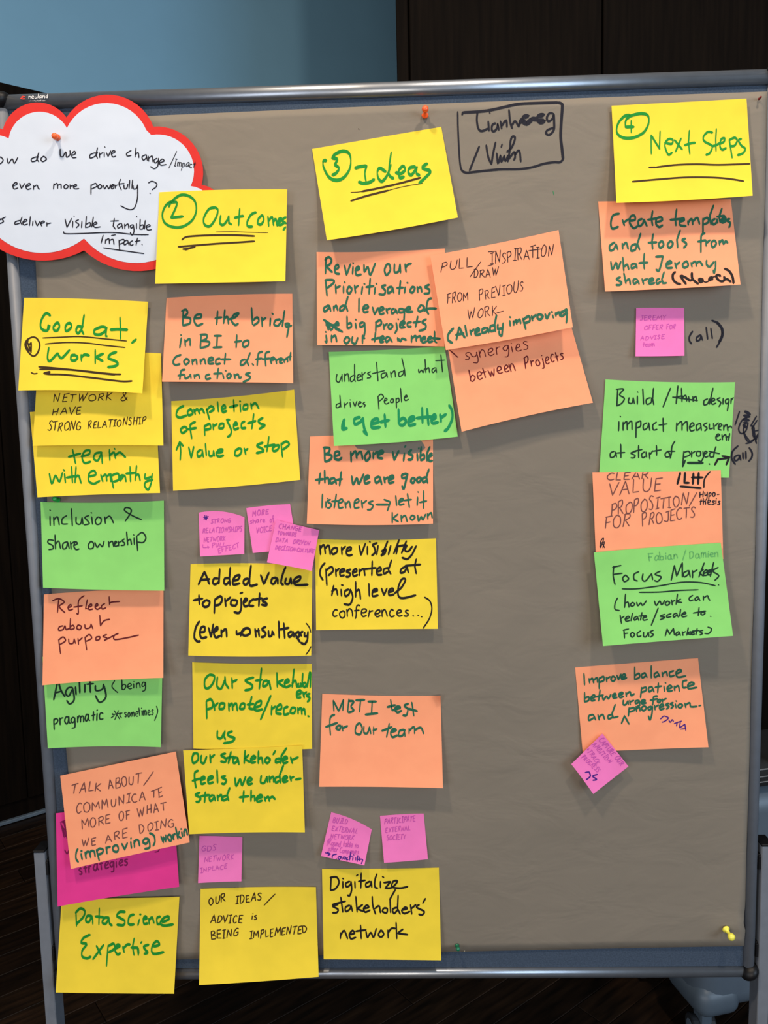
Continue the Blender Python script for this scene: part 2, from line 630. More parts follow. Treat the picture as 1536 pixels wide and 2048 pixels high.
# ------------------------------------------------------------------ the pinboard on its stand
M_ALU = simple('satin_aluminium', lin(150, 156, 164), .34, .85, .04, 60)
M_STEEL = simple('grey_powder_coat', lin(104, 110, 119), .5, .0, .04, 60)
M_FELT = simple('blue_grey_felt', lin(60, 72, 88), .95, 0, .15, 420, .5, .0008, spec=.1)
M_BLACK = simple('black_plastic', lin(13, 14, 17), .45, 0, .1, 80, spec=.3)
BW, BH = 1.2, 1.469
board = empty('pinboard', (BW / 2, 0.012, 0))
tag(board, 'wheeled pinboard with blue-grey felt face and rounded aluminium frame', 'pinboard')
bm = bmesh.new()
box(bm, .0186, BW - .0186, .0075, .024, Z0 + .0188, Z0 + BH - .0232)
bm_obj('felt_panel', bm, M_FELT, board)


def tube_profile(bm, p0, p1, hw, y0, y1, n=8):
    """rail with a rounded front: runs p0->p1 in the board plane, half width hw"""
    p0, p1 = Vector(p0), Vector(p1)
    d = (p1 - p0).normalized()
    s = Vector((d.z, 0, -d.x))
    prof = []
    for k in range(n + 1):
        a = math.pi * k / n
        prof.append((math.cos(a) * hw, y0 + (1 - math.sin(a)) * .009))
    prof.append((-hw, y1))
    prof.append((hw, y1))
    rings = []
    for p in (p0, p1):
        rings.append([bm.verts.new(p + s * w + Vector((0, y, 0))) for w, y in prof])
    m = len(prof)
    for k in range(m):
        bm.faces.new((rings[0][k], rings[0][(k + 1) % m], rings[1][(k + 1) % m], rings[1][k]))
    bm.faces.new(rings[0][::-1])
    bm.faces.new(rings[1])
    bmesh.ops.recalc_face_normals(bm, faces=bm.faces)


for nm, a, b, hw in (('top_rail', (.012, 0, Z0 + BH - .0115), (BW - .012, 0, Z0 + BH - .0115), .0115),
                     ('bottom_rail', (.012, 0, Z0 + .0092), (BW - .012, 0, Z0 + .0092), .0092),
                     ('side_rail', (.0092, 0, Z0 + .020), (.0092, 0, Z0 + BH - .022), .0092),
                     ('side_rail', (BW - .0092, 0, Z0 + .020), (BW - .0092, 0, Z0 + BH - .022), .0092)):
    bm = bmesh.new()
    tube_profile(bm, a, b, hw, -.001, .028)
    o = bm_obj(nm, bm, M_ALU if 'side' not in nm else M_STEEL, board)
    o.data.polygons.foreach_set('use_smooth', [len(p.vertices) == 4 and abs(p.normal.y) > .02 and p.normal.y < .5 for p in o.data.polygons])
for cx, cz in ((.008, Z0 + BH - .010), (BW - .008, Z0 + BH - .010), (.010, Z0 + .010), (BW - .0085, Z0 + .0105)):
    bm = bmesh.new()
    sx = 1 if cx < .5 else -1
    sz = 1 if cz < Z0 + .5 else -1
    M = Matrix.Translation((cx, .006, cz)) @ Matrix.Rotation(math.radians(-38 if sx * sz < 0 else 38), 4, 'Y')
    bmesh.ops.create_uvsphere(bm, u_segments=20, v_segments=12, radius=1, matrix=M @ Matrix.Diagonal((.0165, .0165, .0120, 1)))
    bm_obj('corner_cap', bm, M_BLACK, board, smooth=True)
for s in (0, 1):
    x0 = -.0235 if s == 0 else BW + .0045
    x1 = x0 + .019
    bm = bmesh.new()
    ztop = on_board(77, 1703).z
    box(bm, x0, x1, .0, .032, .070, ztop, .0012, 1)
    leg = bm_obj('leg', bm, M_STEEL, board)
    bm = bmesh.new()
    box(bm, x0 - .0006, x1 + .0006, -.0006, .0326, ztop + .0001, ztop + .004, .0008, 1)
    bm_obj('end_cap', bm, M_BLACK, board)
    for py in (1735, 1906):
        zc = on_board(95, py).z
        bm = bmesh.new()
        bx0, bx1 = (x1 + .0002, -.0003) if s == 0 else (BW + .0003, x0 - .0002)
        box(bm, bx0, bx1, .004, .022, zc - .014, zc + .014, .0008, 1)
        box(bm, bx0, bx1, .0008, .004, zc - .012, zc + .012, .0006, 1)
        bm_obj('bracket', bm, M_BLACK, board)
    bm = bmesh.new()
    box(bm, x0 - .003, x1 + .003, -.26, .30, .046, .070, .004, 2)
    bm_obj('foot', bm, M_STEEL, board)
    for yy in (-.235, .275):
        bm = bmesh.new()
        lathe(bm, [(.004, -.009), (.021, -.009), (.0225, -.006), (.0225, .006), (.021, .009), (.004, .009)],
              Matrix.Translation(((x0 + x1) / 2, yy, .0226)) @ Matrix.Rotation(math.pi / 2, 4, 'Y'), 24)
        bm_obj('caster', bm, M_BLACK, board, smooth=False)
# maker's print on the top rail
def place_rail(px, py):
    return on_board(px, py, YP + .0026)
write(board, [('wh', 1.0, 0, word('Z1', 'neuland', 203, 238, 345, 236, 17)), ('wh', .45, 0, word('Z1', 'www.neuland.com', 207, 259, 325, 257, 5)),
              ('rd', 1.8, 0, traced('Z1', '150,232 162,224 178,226;145,240 160,238 180,242;-158,222 164,246'))], place_rail, None, 'maker_print')

# ------------------------------------------------------------------ brown paper
m, nt, bs = mat_base('brown_pinboard_paper')
no, rp, mp = noise_mix(nt, lin(117, 110, 99), lin(125, 117, 105), 3.0, .3, .7, 3)
n2 = nt.nodes.new('ShaderNodeTexNoise')
n2.inputs['Scale'].default_value = 900
n2.inputs['Detail'].default_value = 2
nt.links.new(mp.outputs[0], n2.inputs['Vector'])
mx = nt.nodes.new('ShaderNodeMixRGB')
mx.blend_type = 'MULTIPLY'
mx.inputs[0].default_value = .10
nt.links.new(rp.outputs[0], mx.inputs[1])
nt.links.new(n2.outputs['Color'], mx.inputs[2])
nt.links.new(mx.outputs[0], bs.inputs['Base Color'])
bs.inputs['Roughness'].default_value = .7
bs.inputs['Specular IOR Level'].default_value = .25
m2 = nt.nodes.new('ShaderNodeMapping')
m2.inputs['Scale'].default_value = (2.4, 1, 4.6)
tc = nt.nodes.new('ShaderNodeTexCoord')
n3 = nt.nodes.new('ShaderNodeTexNoise')
n3.inputs['Scale'].default_value = 4.2
n3.inputs['Detail'].default_value = 3
n3.inputs['Distortion'].default_value = .6
nt.links.new(tc.outputs['Object'], m2.inputs['Vector'])
nt.links.new(m2.outputs[0], n3.inputs['Vector'])
bump(nt, bs, n3.outputs['Fac'], .42, .006)
M_BROWN = m

PQ = [(66, 243), (1535, 183), (1493, 1893), (148, 1928)]


def brown_edge(u, v):
    # left/top/right/bottom edges follow the cut of the real sheet
    L = [(0, 56, 243), (.18, 72, 540), (.60, 106, 1240), (.78, 137, 1545), (1, 150, 1926)]
    R = [(0, 1536, 183), (.32, 1531, 750), (.535, 1519, 1100), (.83, 1500.5, 1600), (.915, 1496.5, 1745), (.972, 1487, 1845), (.985, 1492.5, 1866), (1, 1493, 1892)]

    def itp(T, v):
        for a, b in zip(T[:-1], T[1:]):
            if v <= b[0] + 1e-9:
                k = (v - a[0]) / (b[0] - a[0])
                return (a[1] + (b[1] - a[1]) * k, a[2] + (b[2] - a[2]) * k)
        return T[-1][1:]
    l, r = itp(L, v), itp(R, v)
    x = l[0] + (r[0] - l[0]) * u
    y = l[1] + (r[1] - l[1]) * u
    return x, y - 8 * u * (1 - u) * 4 * v * v * .4 - (1 - v) ** 6 * 10 * u * (1 - u)


def brown_lift(px, py):
    z = .0
    z += .0007 * (1 + math.sin(py / 60.0 + math.sin(px / 210.0) * 1.6))
    z += .0004 * (1 + math.sin(px / 95.0 + py / 170.0))
    # pucker by the yellow pin in the lower right corner
    d = ((px - 1470) / 60.0) ** 2 + ((py - 1852) / 14.0) ** 2
    z += .0035 * math.exp(-d)
    return z


V, Fc = [], []
NU, NV = 90, 110
for j in range(NV + 1):
    for i in range(NU + 1):
        x, y = brown_edge(i / NU, j / NV)
        p = on_board(x, y, brown_lift(x, y) - .0012)
        p.x = min(p.x, BW - .0187)
        V.append(p)
NB = len(V)
V += [p + Vector((0, .00015, 0)) for p in V]
for j in range(NV):
    for i in range(NU):
        a = j * (NU + 1) + i
        Fc.append((a, a + NU + 1, a + NU + 2, a + 1))
        Fc.append((NB + a, NB + a + 1, NB + a + NU + 2, NB + a + NU + 1))
rim = [i for i in range(NU)] + [j * (NU + 1) + NU for j in range(NV)] + [NV * (NU + 1) + i for i in range(NU, 0, -1)] + [j * (NU + 1) for j in range(NV, 0, -1)]
for a, b in zip(rim, rim[1:] + rim[:1]):
    Fc.append((a, b, NB + b, NB + a))
brown = link_mesh('brown_paper', V, Fc, M_BROWN, None, on_board(800, 243, 0), smooth=True)
tag(brown, 'large sheet of brown kraft paper covering the felt pinboard', 'paper')
# ------------------------------------------------------------------ sticky notes
# key, frame, TL, TR, BR, BL, paper, base lift (m), left curl, right curl, options, label, group, writing
def W(fr, *rows):
    """rows: (text, x0, y0, x1, y1, xh[, slant])"""
    out = []
    for r in rows:
        out += word(fr, r[0], r[1], r[2], r[3], r[4], r[5], r[6] if len(r) > 6 else (0.16 if r[0].isupper() else 0.08))
    return out


def T(fr, spec):
    return traced(fr, spec)


G_Y = 'large yellow sticky notes on the brown paper'
G_O = 'large peach sticky notes on the brown paper'
G_G = 'large green sticky notes on the brown paper'
G_P = 'small pink sticky notes on the brown paper'
GRP = {'Y': G_Y, 'O': G_O, 'G': G_G, 'P': G_P, 'M': 'large magenta sticky notes'}

NOTES = []


def note(fr, tl, tr, br, bl, paper, base, cl, cr, label, writing, **opt):
    NOTES.append((fr, tl, tr, br, bl, paper, base, cl, cr, label, writing, opt))


# ---- headings
note('A3', (90, 28), (1320, 67), (1262, 975), (32, 945), 'Y', .0040, .022, .026,
     'yellow heading note numbered 1 reading Good at Works, top of the left column', [
    ('gy', 4.6, .5, T('A3', '''350,205 310,180 270,230 252,300 275,345 320,350 345,300;330,295 322,355;
      400,285 380,320 390,350 420,350 440,310 425,275 400,285;515,285 498,320 505,355 535,345 560,310 545,280 515,285;
      655,315 625,310 605,350 625,380 655,345 672,300;-685,195 668,300 658,345 680,390;
      905,325 860,315 790,345 790,385 840,392 890,360 910,320;905,340 900,395 910,412;-1040,220 1045,330 1045,435;945,345 1020,340 1115,345;
      -1200,438 1158,475;
      335,520 322,620 345,655 400,600 425,575;425,575 440,610 470,620 540,545;600,595 560,600 555,640 590,650 620,620 600,595;
      -655,590 658,655;655,620 690,590 735,600;-795,540 795,680;-875,580 800,615 870,655;
      1005,565 950,585 925,625 985,650 1020,680 990,705 920,715''')),
    ('ky', 2.6, 0, T('A3', '275,425 450,418 650,412 900,435 1105,455;300,485 500,470 700,475 900,500 1090,520;160,768 190,780 220,775')),
    ('ky', 3.2, .3, T('A3', '''235,712 400,725 700,755 950,782 1050,785;245,735 420,735 600,745 800,770 990,790;
      285,775 340,785 500,790 800,825 1050,855 1160,852;285,775 310,768 345,762 330,780''')),
    ('ky', 3.4, 0, T('A3', '''175,415 125,440 100,490 125,555 180,605 225,570 245,490 215,430 175,415;130,450 110,490 140,560;
      -125,470 160,570;-160,470 158,570;135,500 160,470''')),
], curve=(.0, .25))

note('Z2', (92, 70), (1338, 42), (1320, 938), (50, 963), 'Y', .0125, .014, .020,
     'yellow heading note numbered 2 reading Outcomes, overlapping the red-edged cloud card', [
    ('gy', 4.4, .5, T('Z2', '''205,160 150,205 120,290 145,370 225,410 320,405 410,345 450,255 440,165 385,110 310,95 250,125 205,170;
      185,215 205,172 262,172 245,235 205,318;-205,320 322,305;640,218 575,235 525,320 532,385 585,400 640,325 662,250 640,218;
      690,295 683,370 715,388 755,340 768,300;-768,300 770,370 795,385;-875,228 868,320 864,395;825,320 870,308 912,302;
      1035,265 985,290 948,360 955,402 1000,405;1095,290 1058,330 1052,375 1085,382 1110,335 1095,290;
      -1150,305 1158,402;1155,355 1190,312 1205,395;1205,360 1225,330 1240,400;1240,370 1275,350 1280,325 1255,335 1245,380 1275,388 1305,370;
      1325,312 1290,345 1330,385 1300,440''')),
    ('ky', 3.0, .4, T('Z2', '310,535 345,510 420,498 600,490 800,488 1020,498;275,602 400,592 650,572 850,560 1020,548;320,625 370,620 440,602;345,632 400,612')),
    ('ky', 1.4, 0, T('Z2', '640,458 800,455 950,460 1150,464')),
])

note('Z3', (68, 470), (1308, 258), (1468, 1128), (210, 1346), 'Y', .0008, .020, .020,
     'tilted yellow heading note numbered 3 reading Ideas, under the orange push pin', [
    ('gy', 5.0, .75, T('Z3', '''205,580 175,590 180,650 230,740 300,770 370,745 425,670 440,580 420,510 360,490 290,520 262,555 262,555 310,570 285,620 285,620
      325,655 300,700 262,722;480,655 520,642 592,632;592,632 575,700 585,780;515,785 560,800 620,790 665,760;
      775,690 720,655 695,690 705,750 740,780 790,720 825,620;828,500 808,640 810,720 850,755;
      870,695 920,705 960,670 940,635 900,680 910,745 950,735;1060,640 1010,650 990,690 1020,720 1060,670 1075,640;1075,640 1070,700 1100,725;
      1175,608 1130,640 1140,660 1205,685 1160,740 1095,800''')),
    ('ky', 3.2, .5, T('Z3', '545,878 700,848 900,802 1110,745;440,968 600,918 800,868')),
    ('ky', 1.5, 0, T('Z3', '440,886 500,884 560,878;800,868 950,830 1130,800')),
])

note('Z5', (147, 362), (1345, 298), (1400, 1160), (190, 1224), 'Y', .0040, .026, .026,
     'yellow heading note numbered 4 reading Next Steps, at the top right', [
    ('gy', 4.6, .6, T('Z5', '''310,445 260,455 205,520 195,600 250,645 340,645 430,600 475,520 470,450 410,430 320,450 290,475;
      285,465 270,510 272,550;270,550 345,548;-322,492 322,600''')),
    ('gy', 3.9, .5, T('Z5', '''-498,620 500,790;500,625 540,690 575,745;-578,585 572,745;620,690 680,700 690,665 650,660 620,710 650,795 685,775;
      -705,665 775,750;-765,650 715,770;-838,580 830,690 842,790;795,712 850,695 890,690;
      1045,600 1000,595 962,640 975,680 1040,720 1020,780 985,798;-1078,565 1072,660 1075,765;1040,720 1075,712 1110,690;
      1105,700 1145,680 1150,650 1120,660 1110,720 1130,752 1165,735;-1192,660 1218,825;1195,665 1240,645 1262,670 1240,715 1205,720;
      1300,655 1275,670 1300,715 1335,745 1310,785 1265,800''')),
    ('ky', 3.1, .3, T('Z5', '-480,910 545,908;530,910 700,888 900,880 1100,886 1388,876;330,1035 500,1020 750,1000 950,996 1150,1005 1320,1030')),
])

# ---- column 1
note('A3', (235, 560), (1447, 578), (1470, 1492), (175, 1495), 'Y', .0022, .013, .018,
     'yellow note ending HAVE STRONG RELATIONSHIP, tucked under the Good at heading', [
    ('ky', 1.9, 0, W('A3', ('NETWORK', 375, 1062, 960, 1040, 48), ('&', 1040, 1050, 1130, 1048, 52), ('HAVE', 365, 1190, 660, 1180, 48),
                     ('STRONG', 320, 1348, 650, 1338, 55), ('RELATIONSHIP', 720, 1325, 1300, 1275, 46))),
])
note('A3', (148, 1160), (1395, 1080), (1437, 1962), (222, 2005), 'Y', .0006, .020, .022,
     'yellow note with green writing ending team with empathy, third from top in left column', [
    ('gy', 4.0, .4, T('A3', '''-570,1530 600,1670;530,1605 650,1570;655,1600 730,1580 740,1540 690,1550 665,1610 690,1665 750,1650;
      860,1560 800,1570 780,1620 820,1640 855,1570;-858,1565 865,1670;-935,1530 940,1640;940,1590 980,1560 995,1620;995,1590 1040,1560 1095,1610;-985,1520 990,1530;
      340,1770 365,1870 400,1790 440,1850 470,1760;-490,1770 500,1860;-480,1730 490,1742;-560,1700 570,1860;510,1810 620,1790;-605,1700 595,1860;598,1810 630,1790 655,1865;
      725,1800 800,1780 780,1740 735,1770 730,1840 780,1870 840,1840;-850,1780 870,1850;870,1800 900,1780 910,1845;910,1800 940,1780 950,1850;
      -950,1770 975,1915;955,1790 1020,1770 1025,1830 975,1850;1085,1790 1050,1790 1040,1840 1085,1790 1100,1850;-1140,1700 1145,1850;1100,1770 1200,1760;
      -1205,1690 1190,1840;1195,1790 1225,1780 1240,1840;1290,1770 1290,1820 1350,1800;-1360,1770 1350,1860;1350,1860 1320,1930 1285,1890 1300,1850 1365,1830''')),
])
note('A4', (45, 55), (1035, 45), (1038, 768), (65, 745), 'G', .0022, .013, .012,
     'green note reading inclusion & share ownership, in the left column', [
    ('kg', 2.9, 0, T('A4', '''-120,170 122,245;-118,120 125,124;-150,175 152,245;152,200 180,175 195,240;255,165 220,190 218,230 262,232;-292,108 300,248;
      330,175 332,225 365,232 378,180;-378,180 385,235;432,165 400,180 420,205 435,230 395,240;-455,175 462,235;-450,140 455,146;
      505,175 485,205 495,235 525,228 530,190 505,175;-560,175 565,228;562,195 600,170 630,225;
      855,198 780,165 720,125 730,102 765,110 770,140 725,210;
      150,365 110,360 105,385 140,405 145,430 110,438;-160,320 165,435;165,395 190,370 205,430;260,375 225,390 225,430 250,425 262,380;-262,378 275,430;
      -285,375 290,435;288,395 318,372;315,405 340,390 325,375 312,410 330,438 355,432;
      450,370 428,400 435,430 465,425 470,390 450,370;480,380 500,420 520,395 540,415 555,370;-590,372 595,418;592,390 620,372 632,415;
      640,395 655,380 645,372 635,400 650,412 668,402;-668,370 672,410;672,385 695,368;718,352 700,368 718,385 715,402 690,405;
      -735,295 745,402;745,370 765,355 775,398;-795,345 798,398;-790,318 795,322;-815,330 825,448;818,330 860,300 890,340 870,380 825,378''')),
], )
note('A4', (72, 798), (1032, 750), (1030, 1468), (60, 1528), 'O', .0022, .018, .018,
     'peach note reading Reflect about purpose, in the left column', [
    ('kr', 2.7, .2, T('A4', '''-190,840 180,945;140,850 190,832 235,860 195,895 240,945;262,905 290,895 285,880 265,900 275,925 305,915;
      395,808 350,850 348,950 335,950;310,900 380,890;-420,840 405,915;410,910 425,915;430,900 455,890 450,875 430,895 435,920 465,915;
      480,900 505,885 495,872 482,900 500,918 525,905;560,872 535,890 540,915 570,905;-595,815 598,880;598,880 610,862 680,855;
      225,1050 195,1060 190,1085 225,1080 240,1050 250,1080 275,1070;-285,990 280,1080;282,1060 305,1045 315,1070 285,1080;
      345,1042 335,1070 360,1080 372,1055 345,1042;400,1040 405,1070 440,1065 450,1035;-450,1035 465,1075;-520,965 525,1050;525,1050 555,1010 600,998;
      -190,1160 205,1275;190,1165 225,1140 245,1170 200,1200;270,1155 275,1190 305,1190 315,1155;-315,1155 325,1192;-345,1150 350,1200;348,1175 380,1145;
      -400,1140 415,1245;402,1145 435,1120 455,1150 410,1175;490,1140 490,1165 515,1160 520,1138 490,1140;
      575,1120 545,1135 580,1150 555,1168 600,1145 670,1110 635,1130 640,1160 720,1150 832,1125''')),
], )
note('A4', (60, 1300), (1025, 1290), (1010, 2025), (103, 2035), 'G', .0068, .008, .006,
     'green note reading Agility (being pragmatic sometimes), at the foot of the left column', [
    ('kg', 3.6, 0, T('A4', '-150,1645 185,1480;185,1480 205,1560 240,1620;-160,1590 215,1575;300,1545 265,1550 245,1590 270,1615 300,1560;300,1545 315,1640 280,1678 255,1650;'
                     '-325,1540 330,1605;-355,1460 360,1590;-400,1520 400,1585;-440,1460 445,1585;-415,1520 470,1515;485,1530 490,1570 540,1560 550,1520;550,1520 570,1620 520,1665 485,1610')),
    ('kg', 2.3, 0, T('A4', '640,1490 618,1540 665,1588') + W('A4', ('being', 695, 1560, 895, 1545, 42, .0))),
    ('kg', 2.9, 0, W('A4', ('pragmatic', 150, 1850, 550, 1805, 54, .05))),
    ('kg', 2.1, 0, W('A4', ('sometimes', 720, 1785, 950, 1762, 38, .05)) + T('A4', '975,1695 985,1740 960,1812;610,1790 635,1770 620,1755;-635,1730 680,1800;-670,1730 640,1805;-620,1765 695,1750;700,1750 680,1765 695,1790')),
])
note('B4', (60, 700), (1262, 560), (1322, 1452), (78, 1655), 'M', .0070, .012, .008,
     'magenta note ending strategies, tucked behind the tilted talk about note', [
    ('pm', 3.0, .2, W('B4', ('strategies', 300, 1325, 800, 1225, 62, .1))),
    ('pm', 2.4, 0, T('B4', '-105,790 165,770;-110,800 145,945;-125,830 160,940;-140,780 175,960;-150,800 160,820 165,900;-120,790 170,800;-135,850 180,900;150,1075 175,1115 190,1080') +
     W('B4', ('working', 700, 1120, 1120, 1060, 60, .1))),
])
note('B4', (105, 315), (1288, 68), (1430, 998), (213, 1270), 'O', .0125, .014, .014,
     'tilted peach note reading TALK ABOUT / COMMUNICATE MORE, over the magenta note', [
    ('bo', 2.1, 0, W('B4', ('TALK', 215, 500, 525, 465, 60), ('ABOUT', 600, 455, 930, 390, 62),
                     ('COMMUNICA', 265, 705, 985, 560, 58), ('E', 1110, 535, 1160, 520, 55), ('T', 1035, 545, 1100, 530, 52),
                     ('MORE', 325, 865, 620, 800, 60), ('OF', 705, 780, 830, 755, 56), ('WHAT', 895, 735, 1200, 665, 56),
                     ('WE', 325, 1045, 480, 1020, 54), ('ARE', 570, 1000, 800, 945, 54), ('DOING', 915, 905, 1275, 835, 52)) + T('B4', '-1058,272 1010,345 958,415')),
    ('go', 4.0, .4, W('B4', ('(improving)', 262, 1190, 1085, 1005, 68, .05), ('workin', 1150, 1005, 1415, 925, 62, .05))),
])
note('B5', (120, 90), (1325, 70), (1270, 1062), (58, 1050), 'Y', .0062, .020, .020,
     'yellow note reading Data Science Expertise, bottom of the left column', [
    ('gy', 4.2, .6, T('B5', '''-265,230 272,370;262,235 310,190 355,215 345,270 300,320 270,350;430,270 385,265 365,310 395,330 430,280 438,350;
      -505,185 500,355;465,270 550,280;605,285 560,285 535,330 570,345 605,290;605,290 610,340 635,365;
      770,225 715,225 685,265 725,290 765,320 750,360 685,355;860,250 815,270 800,330 820,355 860,350;-915,300 900,362;-920,252 930,248;
      955,300 990,290 975,270 955,300 965,345 1000,340;-1010,290 1015,350;1015,310 1045,280 1065,340;1130,270 1095,290 1100,345 1130,345;
      1150,330 1215,300 1210,270 1160,290 1130,340 1170,365 1262,352;
      410,458 345,490 320,540 375,555 330,620 330,680 380,700 418,680;-475,570 520,665;-550,560 440,710;-595,565 578,780;600,575 650,550 660,600 600,640;
      665,600 715,575 690,560 665,610 690,660 720,645;-745,580 760,640;750,600 790,560 820,560;-862,495 845,580 860,668;830,590 900,590;-895,590 905,668;-905,595 910,650;
      -940,530 930,545;1010,560 960,580 975,610 1000,640 965,655;1060,580 1120,560 1095,525 1055,560 1040,620 1070,655 1165,635''')),
])

# ---- column 2
note('Z2', (162, 1102), (1388, 1060), (1396, 1932), (118, 1918), 'O', .0008, .018, .020,
     'peach note reading Be the bridge in BI, under the Outcomes heading', [
    ('go', 4.2, .3, T('Z2', '''-325,1225 318,1360;310,1230 350,1215 365,1250 325,1290 325,1290 390,1300 385,1350 320,1370;
      430,1300 490,1295 500,1265 450,1270 430,1320 460,1370 515,1350;-660,1230 650,1360;635,1300 700,1290;-730,1215 718,1350;720,1310 755,1285 765,1355;
      770,1310 830,1290 865,1250 820,1265 795,1320 830,1365 860,1350;-990,1195 1000,1360;1005,1320 1045,1290 1060,1330 1010,1370;-1090,1290 1095,1380;1092,1320 1130,1295;
      -1175,1300 1170,1375;-1190,1250 1200,1262;1270,1310 1225,1320 1210,1360 1250,1370 1285,1320;-1312,1225 1290,1380;1355,1350 1320,1355 1335,1385 1360,1355;
      -1360,1350 1335,1485;1365,1380 1390,1365 1395,1410''')),
    ('go', 4.0, .3, T('Z2', '''-305,1490 290,1587;-300,1460 304,1466;-340,1505 345,1572;345,1530 387,1500 392,1567;-500,1460 490,1590;490,1460 552,1460 547,1500 500,1520;500,1520 577,1530 562,1570 490,1590;-657,1470 650,1585;-625,1470 697,1470;-615,1585 702,1580;
-847,1460 840,1587;825,1530 892,1520;937,1515 905,1540 915,1580 957,1560 962,1520 937,1515;302,1655 247,1680 225,1730 250,1755 292,1745;357,1690 330,1720 350,1750 382,1720 357,1690;-410,1700 415,1752;415,1720 447,1700 457,1752;-490,1700 495,1747;495,1720 527,1695 542,1747;
570,1715 617,1705 602,1680 570,1700 575,1740 622,1740;682,1690 645,1705 645,1745 687,1740;-737,1640 725,1747;690,1700 787,1700;927,1700 890,1715 885,1755 920,1745 947,1700;-977,1635 945,1720 962,1762;-997,1742 1010,1757;1097,1625 1060,1640 1050,1700 1045,1762;1030,1700 1092,1690;
1167,1625 1130,1640 1125,1700 1130,1767;1095,1700 1172,1690;1175,1710 1212,1700 1202,1680 1175,1700 1185,1742;-1225,1690 1235,1742;1235,1710 1262,1690;1270,1715 1292,1700 1272,1690 1265,1730 1292,1735;-1305,1695 1310,1732;1310,1710 1337,1690 1342,1727;-1372,1630 1365,1712;1340,1680 1395,1665;
342,1800 305,1810 295,1860 290,1897;272,1860 332,1845;340,1850 345,1887 380,1870 395,1845;-395,1845 400,1885;-430,1850 435,1887;435,1865 470,1848 485,1887;582,1845 545,1860 550,1892 592,1885;-667,1785 655,1892;620,1840 702,1835;
-710,1845 720,1887;-735,1808 742,1814;772,1835 750,1860 765,1887 792,1860 772,1835;-820,1840 830,1887;828,1860 857,1845 872,1882 892,1870;977,1830 932,1845 977,1870 957,1900 900,1922''')),
])
note('A5', (62, 160), (1280, 45), (1340, 940), (80, 1048), 'Y', .0008, .012, .014,
     'yellow note reading Completion of projects with a green upward arrow', [
    ('gy', 4.2, .5, T('A5', '''185,205 130,240 112,300 150,322 215,300;255,235 225,265 235,300 275,280 255,235;-285,240 300,290;295,260 320,240 345,285;345,250 365,235 390,280;
      -410,235 440,340;415,250 455,210 485,240 440,270;-520,165 530,265;560,245 600,225 585,200 560,230 575,268 610,255;-680,145 685,265;640,220 720,200;-745,190 750,265;
      -740,160 748,165;780,200 775,240 815,235 815,195 780,200;-850,180 860,240;855,210 895,180 930,235;
      195,410 155,440 175,475 220,440 195,410;300,365 255,390 250,430 265,530;230,440 310,425;-390,400 395,500;395,410 440,385 450,430 395,445;
      -475,385 480,445;480,410 515,385;545,385 535,425 575,425 580,385 545,385;615,355 655,440 650,490 620,515;-610,345 640,345;680,400 715,390 700,370 680,400 690,440 730,425;
      790,360 760,380 760,425 800,425;-880,285 860,435;820,380 900,355;970,325 925,355 950,385 990,400 935,435;
      150,745 155,650 145,570;-112,645 145,565 180,605;-235,615 260,725;260,725 285,610;355,640 320,670 330,710 365,690 370,640;-370,650 380,715;-400,580 410,700;
      435,650 440,700 475,695 480,650;-480,650 490,705;505,670 560,665 570,640 530,645 510,690 540,710 580,695;
      740,625 700,650 695,695 735,695 760,650 740,625;-785,625 800,690;790,655 820,630;970,570 910,600 960,630 975,655 905,675;-1030,510 1010,660;985,610 1090,590;
      1095,600 1065,630 1080,655 1115,640 1130,600 1095,600;-1150,575 1165,715;1150,590 1200,560 1230,590 1170,640''')),
], )
note('A5', (333, 1265), (788, 1310), (785, 1675), (348, 1700), 'P', .0008, .008, .010,
     'small pink note reading STRONG RELATIONSHIPS, left of the pink pair', [
    ('pp', 1.6, 0, W('A5', ('STRONG', 455, 1370, 650, 1360, 25), ('RELATIONSHIPS', 375, 1465, 765, 1450, 30), ('NETWORK', 385, 1560, 600, 1540, 30),
                     ('PULL', 465, 1610, 600, 1598, 25), ('EFFECT', 530, 1665, 740, 1610, 30)) + T('A5', '375,1580 380,1610 440,1605;-420,1595 440,1605 425,1618')),
    ('v', 1.8, 0, T('A5', '-380,1310 425,1320;-395,1290 400,1335;-385,1330 430,1300;-415,1295 410,1340')),
], bow=(-14, 0))
note('A5', (805, 1220), (1240, 1180), (1310, 1625), (870, 1665), 'P', .0008, .006, .008,
     'small pink note reading MORE share of VOICE, behind another pink note', [
    ('pp', 1.7, 0, W('A5', ('MORE', 865, 1300, 1025, 1275, 32), ('share', 845, 1375, 995, 1355, 30), ('of', 1040, 1360, 1085, 1350, 34), ('VOICE', 905, 1470, 1060, 1440, 35))),
])
note('A5', (1100, 1338), (1528, 1438), (1455, 1842), (1010, 1758), 'P', .0080, .009, .009,
     'small pink note reading CHANGE TOWARDS DATA DRIVEN, overlapping its pink neighbour', [
    ('pp', 1.7, 0, W('A5', ('CHANGE', 1125, 1420, 1350, 1445, 28), ('TOWARDS', 1110, 1480, 1300, 1500, 24), ('DATA', 1095, 1550, 1215, 1565, 28), ('DRIVEN', 1265, 1570, 1430, 1585, 26),
                     ('DECISION', 1090, 1625, 1290, 1650, 26), ('CULTURE', 1305, 1650, 1475, 1665, 24))),
], )
